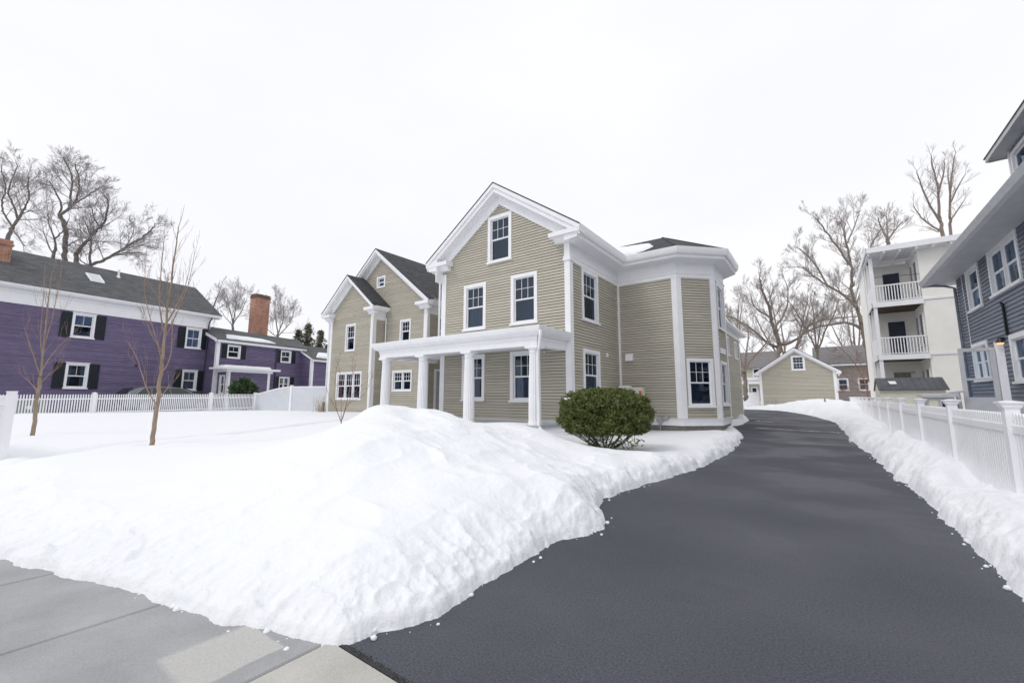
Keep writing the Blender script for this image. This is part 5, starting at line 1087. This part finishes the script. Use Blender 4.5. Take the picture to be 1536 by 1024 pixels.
T_M = [(0.44,0.36,[(-3.49,51.93,4.39),(-3.47,53.34,6.04),(-3.32,54.9,7.37)]),(0.34,0.08,[(-3.13,51.76,7.04),(-3.51,50.25,9.18),(-3.56,49.11,10.52),(-4.01,47.6,12.35),(-4.0,46.57,13.23)]),(0.26,0.06,[(-3.37,51.61,6.85),(-4.13,50.21,7.15),(-5.01,48.57,8.35),(-6.46,46.53,9.51),(-7.07,45.27,9.57)]),(0.24,0.06,[(-2.97,51.87,7.04),(-2.01,52.04,7.27),(-0.85,52.23,8.24),(-0.47,51.87,9.1),(1.65,52.84,9.57),(3.85,53.93,9.68)]),(0.2,0.05,[(-3.36,51.28,8.93),(-2.47,53.04,10.47),(-2.06,54.35,12.66),(-2.31,55.22,14.55)]),(0.16,0.04,[(-3.6,50.95,9.87),(-4.96,49.53,10.77),(-5.13,48.89,12.22)])]
T_N = [(0.3,0.22,[(-0.07,56.9,4.52),(-0.01,57.48,6.57)]),(0.18,0.05,[(-0.01,56.62,6.5),(-0.6,55.42,8.42),(-1.38,54.05,10.5),(-2.04,52.9,11.78)]),(0.18,0.05,[(-0.01,56.62,6.5),(-0.1,56.21,8.67),(0.05,56.02,10.65),(-0.15,55.63,12.23)]),(0.18,0.05,[(0.02,56.64,6.5),(0.68,56.54,8.44),(1.81,56.75,10.56),(2.22,56.58,11.88)]),(0.14,0.04,[(-0.01,56.62,6.5),(0.42,56.15,9.22),(0.89,55.83,11.12),(1.13,55.49,12.23)]),(0.12,0.03,[(-0.1,56.2,8.67),(-1.19,55.59,9.3),(-1.77,55.29,10.34)])]
T_L = [(0.26,0.18,[(-5.54,43.43,1.4),(-5.51,43.48,2.71),(-5.54,43.51,3.87)]),(0.16,0.04,[(-5.48,43.07,3.85),(-5.79,43.36,5.38),(-5.98,43.6,7.8),(-6.79,43.51,9.43)]),(0.16,0.04,[(-5.48,43.07,3.85),(-4.97,43.6,5.02),(-3.82,44.57,6.37),(-3.36,45.08,7.4)]),(0.13,0.03,[(-5.48,43.07,3.85),(-5.33,43.75,5.38),(-5.07,44.44,7.3),(-5.17,44.91,8.94)]),(0.1,0.03,[(-5.5,43.09,3.69),(-6.69,43.06,4.73),(-7.61,43.28,5.48)])]
T_U = [(0.3,0.2,[(12.54,67.66,10.21),(12.99,68.08,20.4),(13.13,69.5,23.18)]),(0.2,0.05,[(12.4,65.63,21.98),(12.65,65.65,25.44),(12.35,65.4,28.23),(12.41,65.46,30.57)]),(0.18,0.04,[(12.46,65.75,21.51),(11.32,63.81,23.34),(10.59,62.15,25.33),(10.09,60.62,27.49)]),(0.16,0.04,[(12.56,66.02,20.33),(11.45,65.87,21.56),(10.72,65.96,23.06),(10.22,66.09,25.32)]),(0.15,0.04,[(12.56,65.29,24.81),(13.67,67.22,28.12),(14.12,68.74,31.08)]),(0.1,0.03,[(12.17,65.74,20.33),(11.72,66.71,21.27),(10.61,67.23,21.99)])]
T_U2 = [(0.22,0.16,[(12.46,66.39,10.03),(13.05,65.46,19.79),(13.19,65.49,21.72)]),(0.16,0.04,[(13.08,64.95,21.56),(13.54,65.15,25.45),(14.18,65.66,28.23),(14.75,66.2,30.59)]),(0.13,0.03,[(13.26,64.82,23.17),(13.97,64.04,24.84),(14.98,63.47,26.66)]),(0.12,0.03,[(13.06,65.01,21.1),(14.5,66.86,23.37),(15.68,68.58,25.23)]),(0.1,0.03,[(13.3,64.73,23.87),(13.31,64.6,26.28),(13.72,64.8,28.48)])]
T_F = [(0.3,0.2,[(8.71,79.5,12.36),(9.18,77.18,22.68),(9.03,75.97,23.55)]),(0.16,0.04,[(9.27,77.98,24.14),(8.34,75.16,25.27),(7.98,72.85,25.74)]),(0.16,0.04,[(9.32,78.06,23.84),(10.69,80.28,26.12),(11.73,82.4,27.55)]),(0.14,0.04,[(9.29,78.0,24.14),(9.71,80.04,26.92),(9.96,82.1,28.89)])]
T_P1 = [(0.4,0.25,[(-69.97,26.1,3.32),(-67.64,24.63,11.0),(-65.8,23.91,11.93)]),(0.2,0.05,[(-69.21,25.15,12.47),(-70.74,25.03,14.93),(-72.52,24.88,16.45)]),(0.2,0.05,[(-69.21,25.15,12.47),(-68.29,25.02,14.87),(-67.89,24.63,16.51)]),(0.18,0.05,[(-69.23,25.18,12.22),(-66.7,25.16,13.69),(-64.57,24.87,15.09)]),(0.14,0.04,[(-69.25,25.2,11.98),(-69.16,24.18,12.82),(-68.79,23.32,13.89)])]
T_P2 = [(0.4,0.25,[(-64.53,30.07,3.32),(-65.16,29.78,9.88),(-66.05,30.19,11.03)]),(0.2,0.05,[(-63.99,29.24,10.74),(-65.59,29.36,13.47),(-66.83,29.72,16.31)]),(0.2,0.05,[(-63.99,29.24,10.74),(-61.46,28.7,12.41),(-59.57,27.66,14.21)]),(0.18,0.05,[(-64.01,29.27,10.49),(-63.07,30.23,12.05),(-62.78,30.72,13.62)]),(0.14,0.04,[(-64.03,29.3,10.25),(-63.34,27.56,10.97),(-62.23,26.11,11.88)])]
Y2 = [(0.062,0.042,[(-12.04,3.01,0.51),(-11.99,3.0,1.09),(-11.93,2.99,1.75),(-11.87,2.98,2.35)]),(0.04,0.01,[(-11.72,2.94,2.34),(-11.6,2.91,2.92),(-11.5,2.88,3.42),(-11.37,2.85,4.0),(-11.21,2.83,4.72),(-11.07,2.81,5.29)]),(0.02,0.005,[(-11.88,2.99,1.39),(-12.09,2.85,1.68),(-12.24,2.73,2.12),(-12.37,2.64,2.5),(-12.59,2.49,2.85)]),(0.018,0.005,[(-11.76,2.95,2.12),(-11.69,3.03,2.27),(-11.63,3.07,2.56),(-11.63,3.04,3.01),(-11.64,3.03,3.31),(-11.5,3.12,3.69),(-11.38,3.18,4.15),(-11.26,3.2,4.84)]),(0.018,0.004,[(-11.72,2.94,2.34),(-11.75,2.86,2.7),(-11.86,2.69,3.29),(-11.93,2.54,3.87),(-11.85,2.5,4.46)]),(0.02,0.005,[(-11.63,2.9,2.99),(-11.76,2.82,3.45),(-11.83,2.78,3.9),(-11.82,2.77,4.52),(-11.8,2.75,5.29)]),(0.018,0.004,[(-11.6,2.9,3.14),(-11.35,2.97,3.54),(-11.13,3.04,3.85),(-10.97,3.04,4.28)]),(0.015,0.004,[(-11.84,2.99,1.53),(-11.58,3.0,1.68),(-11.31,3.02,1.89)]),(0.015,0.004,[(-11.69,2.93,2.56),(-11.89,2.76,2.92),(-11.98,2.69,3.15)]),(0.014,0.004,[(-11.54,2.88,3.51),(-11.56,2.65,3.84),(-11.5,2.5,4.02)])]
Y1 = [(0.062,0.045,[(-17.2,1.74,0.54),(-16.99,1.71,1.17),(-16.78,1.68,1.7),(-16.6,1.66,2.13)]),(0.035,0.008,[(-16.91,1.69,2.14),(-16.78,1.66,2.76),(-16.66,1.64,3.29),(-16.51,1.59,4.17),(-16.35,1.57,4.87)]),(0.018,0.005,[(-16.99,1.7,1.7),(-17.18,1.56,1.96),(-17.4,1.42,2.14)]),(0.018,0.004,[(-16.91,1.69,2.14),(-16.9,1.51,2.67),(-16.88,1.34,3.18),(-16.8,1.26,3.43)]),(0.018,0.004,[(-16.89,1.69,2.23),(-16.55,1.75,2.58),(-16.14,1.86,2.91),(-15.73,1.99,3.16)]),(0.018,0.004,[(-16.83,1.67,2.58),(-16.95,1.58,3.22),(-16.95,1.55,4.04),(-16.99,1.51,4.78)]),(0.016,0.004,[(-16.76,1.66,2.94),(-16.47,1.71,3.64),(-16.2,1.71,4.51),(-16.05,1.7,4.94)]),(0.014,0.004,[(-16.96,1.69,1.87),(-17.0,1.82,2.15),(-17.04,1.95,2.34)])]
SAP = [(0.012,0.01,[(-7.9,4.96,0.98),(-8.0,5.03,1.09)]),(0.008,0.002,[(-7.88,4.95,1.1),(-7.94,4.84,1.41),(-7.93,4.81,1.61),(-7.87,4.76,2.07),(-7.78,4.76,2.34)]),(0.007,0.002,[(-7.88,4.95,1.1),(-7.84,4.9,1.54),(-7.8,4.83,2.07),(-7.83,4.78,2.27)]),(0.008,0.002,[(-7.88,4.95,1.1),(-7.78,4.97,1.41),(-7.71,4.98,1.67),(-7.62,4.98,2.07),(-7.59,4.96,2.34)]),(0.007,0.002,[(-7.85,4.96,1.17),(-7.76,4.99,1.47),(-7.58,5.12,1.57),(-7.47,5.2,1.67),(-7.38,5.24,1.91)]),(0.006,0.002,[(-7.89,4.92,1.19),(-7.99,4.82,1.47),(-8.08,4.75,1.67)]),(0.005,0.0015,[(-7.68,4.98,1.81),(-7.57,5.0,2.21),(-7.56,5.0,2.37)]),(0.005,0.0015,[(-7.71,5.0,1.54),(-7.6,5.06,1.74),(-7.48,5.15,1.87),(-7.32,5.26,2.0)])]
T_S = [(0.07,0.05,[(3.32,48.64,1.41),(3.38,49.75,2.38),(3.16,50.59,3.74)]),(0.05,0.015,[(3.0,48.05,3.63),(2.45,47.45,4.9),(1.75,46.8,5.86),(1.03,46.16,6.66)]),(0.04,0.012,[(3.29,48.46,2.36),(2.29,47.44,2.99),(1.57,46.6,3.77)]),(0.035,0.012,[(3.32,48.56,1.89),(3.18,48.76,3.82),(3.02,49.11,4.66)]),(0.03,0.01,[(3.25,48.52,1.89),(2.47,47.14,2.35),(1.81,45.92,2.41)]),(0.03,0.01,[(3.3,48.58,1.73),(3.66,48.13,2.67),(3.6,47.44,3.27)])]

# ------------------------------------------------------------ trees
def rand_perp(d):
    a = d.cross(Vector((rnd.gauss(0, 1), rnd.gauss(0, 1), rnd.gauss(0, 1))))
    return a.normalized() if a.length > 1e-6 else Vector((1, 0, 0))
def branch(mb, p, d, L, r, lvl, up=.10, wig=.22, kids=5, sp=(.35, .8), minr=.006):
    n = 4 if L > .8 else 3; pts = [p.copy()]; rad = [r]; dd = d.copy(); q = p.copy(); ds = []
    for i in range(n):
        dd = (dd + rand_perp(dd) * rnd.uniform(0, wig) + Vector((0, 0, up))).normalized(); q = q + dd * (L / n); pts.append(q.copy()); rad.append(max(minr * .6, r * (1 - .8 * (i + 1) / n))); ds.append(dd.copy())
    mb.tube(pts, rad, 4 if r > .03 else 3, cap=False)
    if lvl <= 0: return
    k = max(2, int(kids * rnd.uniform(.7, 1.2)))
    for j in range(k):
        f = .25 + .75 * (j + rnd.random()) / k; i = min(n - 1, int(f * n)); t = f * n - i
        o = pts[i].lerp(pts[i + 1], min(1, max(0, t))); b = rnd.uniform(*sp)
        nd = (ds[i] * math.cos(b) + rand_perp(ds[i]) * math.sin(b)).normalized()
        branch(mb, o, nd, L * rnd.uniform(.42, .66) * (1.1 - .3 * f), max(minr, r * .5 * (1.15 - .5 * f)), lvl - 1, up, wig, kids, sp, minr)
def smooth_line(pts, rounds=2):
    P = [Vector(p) for p in pts]
    for _ in range(rounds):
        Q = [P[0]]
        for a, b in zip(P[:-1], P[1:]): Q.append(a.lerp(b, .25)); Q.append(a.lerp(b, .75))
        Q.append(P[-1]); P = Q
    return P
def tree(name, label, cat, limbs, bark, twig, bl=2.6, dens=1.0, lvl=3, up=.10, kids=5, group=None, minr=.009, base=None, thin=.35, wig=.15, sp=(.3, .75), crownname='crown', rs=1.0, ang=(.45, 1.05)):
    p0 = Vector(limbs[0][2][0]); T = thing(name, label, cat, (p0.x, p0.y, max(0, p0.z)), group)
    tr = MB(); cr_ = MB()
    for li, (r0, r1, pts) in enumerate(limbs):
        P = smooth_line(pts, 2 if len(pts) > 2 else 0)
        P = [P[0]] + [p + Vector((rnd.gauss(0, 1), rnd.gauss(0, 1), rnd.gauss(0, 1))) * r0 * .12 for p in P[1:-1]] + [P[-1]]
        n = len(P); rad = [(r0 + (r1 - r0) * i / (n - 1)) * rs for i in range(n)]
        big = r0 >= limbs[0][0] * thin
        (tr if big else cr_).tube(P, rad, 10 if r0 > .2 else 7)
        if li == 0 or (r0 > .3 and limbs[0][0] - r0 < .09 and r1 / r0 > .7): continue
        Ls = [0]
        for a, b in zip(P[:-1], P[1:]): Ls.append(Ls[-1] + (b - a).length)
        N = max(4, int(Ls[-1] * dens))
        for j in range(N):
            f = (.15 + .85 * (j + rnd.random()) / N) * Ls[-1]; i = 0
            while i < n - 2 and Ls[i + 1] < f: i += 1
            d = (P[i + 1] - P[i]).normalized(); o = P[i].lerp(P[i + 1], min(1, (f - Ls[i]) / max(1e-6, Ls[i + 1] - Ls[i]))); b = rnd.uniform(*ang)
            nd = (d * math.cos(b) + rand_perp(d) * math.sin(b)).normalized(); rr_ = rad[i]
            branch(cr_, o, nd, bl * rnd.uniform(.55, 1.05) * (1.1 - .6 * f / Ls[-1]), max(minr, min(rr_ * .45, .05 * bl / 2.6)), lvl - 1, up, wig, kids, sp, minr)
        branch(cr_, P[-1], (P[-1] - P[-2]).normalized(), bl * .5, rad[-1], lvl - 1, up, wig, kids, sp, minr)
    tr.build('trunk', bark, T, True); cr_.build(crownname, twig, T, True)
    return T
def trim(T_, k):
    return [(a, b, P) if i == 0 or len(P) < 3 else (a, b, P[:-1] + [tuple(P[-2][j] + (P[-1][j] - P[-2][j]) * k for j in range(3))]) for i, (a, b, P) in enumerate(T_)]
T_B, T_A, T_C, T_R, T_U, T_U2 = trim(T_B, .1), trim(T_A, .2), trim(T_C, .5), trim(T_R, .45), trim(T_U, .5), trim(T_U2, .5)
G1 = 'bare trees beyond the purple house'; G2 = 'bare trees behind the garage and balconies'
bk, tw = M['bark'], M['twig']
tree('bare_tree', 'tall bare tree with a crooked leaning trunk above the purple house roof', 'tree', T_B, bk, tw, 2.7, 2.3, 4, .05, 6, G1, .0062, rs=.5)
tree('bare_tree', 'low forking bare tree with a long limb reaching right over the purple roof', 'tree', T_C, bk, tw, 2.7, 2.1, 4, .07, 6, G1, .0062, rs=.5)
tree('bare_tree', 'bare tree behind the left brick chimney at the left edge', 'tree', T_A, bk, tw, 2.7, 2.2, 4, .05, 6, G1, .0062, rs=.5)
tree('bare_tree', 'small bare tree just left of the crooked tall one above the purple roof', 'tree', T_small, bk, tw, 2.8, 1.3, 3, .06, 6, G1, .011, rs=.7)
tree('bare_tree', 'distant bare tree just left of the tall brick chimney', 'tree', T_P1, bk, tw, 3.4, 2.0, 4, .10, 6, G1, .008, rs=.5)
tree('bare_tree', 'distant bare tree just right of the tall brick chimney', 'tree', T_P2, bk, tw, 3.4, 2.0, 4, .10, 6, G1, .008, rs=.5)
b2, t2 = M['bark2'], M['twig2']
tree('bare_tree', 'large spreading bare tree leaning left beside the white balcony block', 'tree', T_R, b2, t2, 2.9, 1.8, 4, .10, 6, G2, .0068, rs=.58)
tree('bare_tree', 'stout bare tree with thick low forks rising directly behind the garage roof', 'tree', T_M, b2, t2, 2.8, 1.9, 4, .10, 6, G2, .0068, rs=.62)
tree('bare_tree', 'vase shaped bare tree of thin stems behind the right garage slope', 'tree', T_N, b2, t2, 2.6, 1.9, 4, .12, 6, G2, .0068, rs=.6)
tree('bare_tree', 'bare tree standing by the short white fence left of the garage', 'tree', T_L, b2, t2, 3.0, 1.3, 3, .10, 6, G2, .0068, rs=.8)
tree('bare_tree', 'tall upright bare tree above the flat apartment roof, left of its twin', 'tree', T_U, b2, t2, 2.3, 1.3, 3, .14, 6, G2, .0068, rs=.75)
tree('bare_tree', 'slimmer upright bare tree above the apartment roof beside the blue house eave', 'tree', T_U2, b2, t2, 2.1, 1.3, 3, .14, 6, G2, .0068, rs=.75)
tree('bare_tree', 'faint far bare treetop peeking over the left end of the apartment roof', 'tree', T_F, b2, t2, 3.2, 1.0, 3, .10, 6, G2, .02)
tree('bare_shrub', 'reddish brown bare shrub arching beside the garage in front of the taupe house', 'shrub', T_S, M['twig4'], M['twig4'], 1.6, 2.0, 3, .05, 6, None, .008, wig=.3)
G3 = 'young street trees on the snowy lawn'
tree('young_tree', 'young bare tree nearer the middle of the lawn with orange upright branches', 'tree', Y2, M['bark3'], M['twig3'], .85, 4.2, 2, .30, 3, G3, .003, wig=.10, sp=(.25, .5), ang=(.3, .65), rs=.78)
tree('young_tree', 'young bare tree further left on the lawn close to the left fence end', 'tree', Y1, M['bark3'], M['twig3'], .85, 4.2, 2, .30, 3, G3, .003, wig=.10, sp=(.25, .5), ang=(.3, .65), rs=.78)
tree('bare_sapling', 'thin multi stemmed leafless sapling in the snow before the beige left wing', 'sapling', SAP, M['twig4'], M['twig4'], .3, 5, 2, .15, 3, None, .0022, wig=.15, sp=(.3, .7))
# more distant treetops, one by one, along the left skyline and behind the garage
def generic(x, y, h, label, grp, twg, brk, lean=0, spread=.35, bl=3.4):
    z = 1.0; P = [(x, y, z), (x + lean * .2, y, z + h * .3)]
    L = [(.28, .2, P)]
    for k in range(5):
        a = 2 * math.pi * k / 5 + rnd.random(); s = spread * rnd.uniform(.6, 1.2)
        L.append((.17, .04, [P[1], (x + math.cos(a) * s * h * .35 + lean * .5, y + math.sin(a) * s * h * .35, z + h * .58), (x + math.cos(a) * s * h * .6 + lean, y + math.sin(a) * s * h * .6, z + h * rnd.uniform(.82, .97))]))
    tree('bare_tree', label, 'tree', L, brk, twg, bl, .7, 3, .1, 5, grp, .018)
for (x, y, h, lb) in ((-52, 14.5, 11.5, 'bare tree crown low over the right end of the big purple roof'), (-48, 12.2, 9.5, 'low bare thicket tree behind the vent pipe on the purple roof')):
    generic(x, y, h, lb, G1, tw, bk, bl=3.0)
for (x, y, h, lb) in ((-10, 66, 15, 'bare tree far off between the beige house and the stout tree'), (-3.5, 70, 15, 'pale distant bare tree seen through the branches above the garage ridge'), (4.0, 72, 13, 'far bare tree rising over the taupe house roof')):
    generic(x, y, h, lb, G2, t2, b2)

# ------------------------------------------------------------ conifers
def conifer(x, y, z0, h, w_, label, name='conifer', grp='dark conifers behind the purple house', dens=26, m='conifer'):
    T = thing(name, label, 'tree', (x, y, z0), grp); mb = MB(); mb.tube([(x, y, z0), (x, y, z0 + h * .97)], [h * .018, .01], 7); mb.build('trunk', M['bark'], T)
    mb = MB(); n = int(h * dens)
    for i in range(n):
        f = (i + rnd.random()) / n; z = z0 + h * (.08 + .92 * f); L = w_ * (1 - f) ** .8 * rnd.uniform(.55, 1.1) + .05; a = rnd.random() * 2 * math.pi
        d = Vector((math.cos(a), math.sin(a), 0)); s = max(3, int(L / (h * .03)))
        for k in range(s):
            t = (k + .5) / s; c = Vector((x, y, z)) + d * L * t + Vector((0, 0, L * (.25 * t - .42 * t * t)))
            q = h * .022 * (1.25 - t * .6)
            for _ in range(3):
                u = Vector((rnd.gauss(0, 1), rnd.gauss(0, 1), rnd.gauss(0, .5))).normalized(); v = (u.cross(d) + Vector((0, 0, .2))).normalized()
                cc = c + Vector((rnd.gauss(0, q * .6), rnd.gauss(0, q * .6), rnd.gauss(0, q * .4))); mb.face([cc - u * q, cc + v * q * .35, cc + u * q, cc - v * q * .35])
    mb.build('crown', M[m], T)
for (x, y, h, w_, lb) in ((-44.2, 22.3, 8.3, 2.0, 'dark conifer at the left of the group beside the purple roofs'), (-43.5, 22.9, 9.0, 2.1, 'tallest middle conifer of the dark group beyond the purple house'), (-42.2, 23.6, 8.2, 2.0, 'right conifer of the dark group close to the beige house corner'), (-42.9, 24.8, 6.7, 2.2, 'shorter conifer tucked behind the dark group')):
    conifer(x, y, .8, h * .94, w_ * 1.75, lb)
conifer(.17, 37.7, .95, .62, .16, 'tiny evergreen poking from the snow heap before the garage', 'small_evergreen', None, 160, 'leafdark')

# ------------------------------------------------------------ shrubs
def leafy(name, label, c, r, m, n, leaf, stems, label_cat='shrub', under=None, inner=None, zcut=-.62, pw=2.6):
    T = thing(name, label, label_cat, (c[0], c[1], 0)); mb = MB(); C0 = Vector(c)
    cl = []
    for i in range(n):
        v = Vector((rnd.gauss(0, 1), rnd.gauss(0, 1), rnd.gauss(0, 1))).normalized()
        # superellipsoid shell with lumps
        k = (abs(v.x) ** pw + abs(v.y) ** pw + abs(v.z) ** pw) ** (-1 / pw)
        lump = 1 + .11 * mnoise.noise(v * 3.2 + Vector((3, 1, 7))) + .11 * mnoise.noise(v * 8.0)
        rad = k * lump * (1 - abs(rnd.gauss(0, .085)))
        p = Vector((v.x * r[0], v.y * r[1], v.z * r[2])) * rad
        if p.z < r[2] * (zcut + .16 * mnoise.noise(v * 4)): continue
        if mnoise.noise(v * 11 + Vector((9, 2, 4))) < -.26: p *= .86
        p += C0; out = (v + Vector((rnd.gauss(0, .5), rnd.gauss(0, .5), rnd.gauss(0, .5) + .25))).normalized()
        for _ in range(3):
            d = (out + rand_perp(out) * rnd.uniform(.2, .9)).normalized(); s = rand_perp(d) * leaf * .32; L_ = leaf * rnd.uniform(.8, 1.6)
            q = p + Vector((rnd.gauss(0, .012), rnd.gauss(0, .012), rnd.gauss(0, .012)))
            mb.face([q - s * .5, q + d * L_ * .5 - s, q + d * L_, q + d * L_ * .5 + s])
    mb.build('foliage', M[m], T)
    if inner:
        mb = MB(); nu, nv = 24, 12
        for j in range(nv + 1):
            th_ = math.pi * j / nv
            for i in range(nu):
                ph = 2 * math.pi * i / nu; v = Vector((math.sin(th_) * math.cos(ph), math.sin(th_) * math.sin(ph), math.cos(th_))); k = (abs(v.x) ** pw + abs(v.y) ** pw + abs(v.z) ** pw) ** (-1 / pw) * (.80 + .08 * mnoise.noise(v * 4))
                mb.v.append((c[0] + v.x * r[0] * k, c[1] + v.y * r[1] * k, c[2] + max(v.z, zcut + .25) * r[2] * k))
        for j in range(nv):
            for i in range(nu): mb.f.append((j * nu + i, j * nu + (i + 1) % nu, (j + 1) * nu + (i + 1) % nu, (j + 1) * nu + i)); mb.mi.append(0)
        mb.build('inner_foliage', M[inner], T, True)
    if stems:
        mb = MB()
        for (a, l, h) in stems:
            b = Vector((c[0] + math.cos(a) * .10, c[1] + math.sin(a) * .10, under)); e = Vector((c[0] + math.cos(a) * l, c[1] + math.sin(a) * l, under + h))
            m1 = b.lerp(e, .5) + Vector((rnd.gauss(0, .04), rnd.gauss(0, .04), -.04)); sl = smooth_line([b, m1, e], 2); mb.tube(sl, [.026 - .014 * i_ / (len(sl) - 1) for i_ in range(len(sl))], 6)
            for _ in range(3): branch(mb, m1.lerp(e, rnd.random()), (e - b + Vector((rnd.gauss(0, .3), rnd.gauss(0, .3), .1))).normalized(), .45, .011, 1, .08, .3, 3, (.4, .9), .004)
        mb.build('stem', M['bark'], T, True)
    return T
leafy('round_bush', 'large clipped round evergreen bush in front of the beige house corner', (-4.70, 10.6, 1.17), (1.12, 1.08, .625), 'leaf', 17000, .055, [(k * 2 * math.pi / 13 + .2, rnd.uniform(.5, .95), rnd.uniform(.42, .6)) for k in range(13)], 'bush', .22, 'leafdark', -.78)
mb = MB()
for i in range(110):
    a = rnd.random() * 2 * math.pi; q = rnd.random() ** .5 * .9; x, y = -4.55 + math.cos(a) * q * .9, 10.25 + math.sin(a) * q * .5; d = Vector((rnd.gauss(0, 1), rnd.gauss(0, 1), .5)).normalized() * .09; s = rand_perp(d) * .018; p = Vector((x + .25, y, .34 + rnd.random() * .22)); mb.face([p - s, p + d - s, p + d * 1.3, p + s])
tag(mb.build('low_sprigs', M['leaf']), 'loose green sprigs hanging low under the round bush', 'sprigs', kind='stuff')
leafy('evergreen_shrub', 'loose broad leaved shrub against the purple house behind the picket fence', (-28.9, 11.4, 1.75), (.75, .6, .8), 'rhodo', 420, .26, [(k * 1.2, .5, .8) for k in range(5)], 'shrub', .6, None, -.9, 2.0)
T = thing('dry_grass_clump', 'clump of dried ornamental grass at the beige house left corner', 'grass', (-22.2, 12.75, .8)); mb = MB()
for i in range(60):
    a = rnd.random() * 6.28; d = Vector((math.cos(a) * .22, math.sin(a) * .22, 1)).normalized(); b = Vector((-22.35 + rnd.gauss(0, .22), 12.75 + rnd.gauss(0, .12), .75)); L_ = rnd.uniform(.35, 1.05); mb.tube([b, b + d * L_ * .6, b + d * L_ + Vector((d.x, d.y, -.1)) * .12], [.006, .005, .003], 3)
mb.build('blades', M['rust'], T)
mb = MB(); mb.box(-22.12, -22.02, 12.7, 12.8, .6, 1.32); mb.build('stake', M['bark2'], T)
# bits of snow caught in the bush
mb = MB()
for (x, y, z, s) in ((-5.36, 9.83, 1.56, .045), (-5.3, 9.8, 1.53, .04), (-4.62, 9.6, 1.42, .02), (-4.0, 9.78, 1.52, .02)):
    for _ in range(4):
        c = Vector((x + rnd.gauss(0, .04), y, z + rnd.gauss(0, .02))); mb.tube([c + Vector((-s, 0, 0)), c, c + Vector((s, 0, .01))], [s * .3, s * .6, s * .3], 6)
tag(mb.build('caught_snow', M['snow']), 'small bits of snow caught in the round bush', 'snow', kind='stuff')

def slush(name, label, pts, wd, seed):
    mb = MB(); n = len(pts) - 1; N = 60; tp = []; bt = []
    for i in range(N + 1):
        f = i / N * n; k = min(n - 1, int(f)); a, b = Vector(pts[k]), Vector(pts[k + 1]); p = a.lerp(b, f - k)
        nz_ = mnoise.noise(Vector((f * 2.3 + seed, seed, 0))); nz2 = mnoise.noise(Vector((f * 6.1, seed * 3, 1)))
        h = wd * max(.0, .35 + nz_ * 1.3 + nz2 * .6) * min(1, i / 4, (N - i) / 4)
        p.y += .10 * nz2; tp.append((p.x, p.y + h)); bt.append((p.x, p.y - h))
    for i in range(N):
        if tp[i][1] - bt[i][1] < .01 and tp[i + 1][1] - bt[i + 1][1] < .01: continue
        q = [bt[i], bt[i + 1], tp[i + 1], tp[i]]; mb.face([(x, y, float(zt(y)) + .010) for x, y in q])
    return tag(mb.build(name, M['slush']), label, 'slush', kind='stuff')
M['slush'] = mat('grey_slush', (.42, .42, .44), .6, (.62, .63, .66), 9, .3, 30)
slush('slush', 'thin line of pale slush across the driveway beside the bay', [(-3.1, 23.6), (-1.9, 23.3), (-1.0, 22.9), (.3, 22.7), (.7, 22.3)], .17, 1)
slush('slush', 'short pale slush streaks on the driveway beside the rear wing', [(-3.3, 28.0), (-2.9, 28.1), (-2.2, 27.2)], .3, 4)
D_ = thing('drain_grate', 'narrow dark drain grate set in the driveway', 'drain', (-.3, 20.4, float(zt(20.4))))
mb = MB(); z = float(zt(20.4))
for k in range(16): mb.box(-.75 + k * .062, -.72 + k * .062, 20.30, 20.48, z + .006, z + .012)
mb.build('slots', M['black'], D_); mb = MB(); mb.box(-.78, .26, 20.26, 20.29, z + .004, z + .014); mb.box(-.78, .26, 20.49, 20.52, z + .004, z + .014); mb.build('frame', M['metal'], D_)
# loose snow crumbs beside the banks
mb = MB()
def clod(x, y, r_):
    c = Vector((x, y, float(zt(y)) + r_ * .45)); n = 5; rings = []
    for j in range(n + 1):
        th_ = math.pi * j / n; b = len(mb.v); rings.append(b)
        for i in range(8):
            ph = 2 * math.pi * i / 8; v = Vector((math.sin(th_) * math.cos(ph), math.sin(th_) * math.sin(ph), math.cos(th_) * .75)); mb.v.append(tuple(c + v * r_ * (1 + .35 * mnoise.noise(v * 1.7 + c * 9))))
    for a, b in zip(rings[:-1], rings[1:]):
        for i in range(8): mb.f.append((a + i, a + (i + 1) % 8, b + (i + 1) % 8, b + i)); mb.mi.append(0)
for E_, lo, hi, sx in ((LEFT_EDGE, 6, 31, 1), (RIGHT_EDGE, 7, 18, -1)):
    for i in range(170 if sx > 0 else 110):
        k = rnd.randint(lo, hi - 1); a, b = E_[k], E_[k + 1]; f = rnd.random(); x, y = a[0] + (b[0] - a[0]) * f, a[1] + (b[1] - a[1]) * f
        d = abs(rnd.gauss(0, .07)); ex, ey = b[0] - a[0], b[1] - a[1]; l = math.hypot(ex, ey) or 1; nx, ny = ey / l, -ex / l
        clod(x + nx * (d - .03), y + ny * (d - .03), min(.028, rnd.expovariate(1 / .008) + .003))
tag(mb.build('snow_crumbs', M['snow'], None, True), 'loose crumbs of snow fallen along the edges of the snow banks', 'snow', kind='stuff')
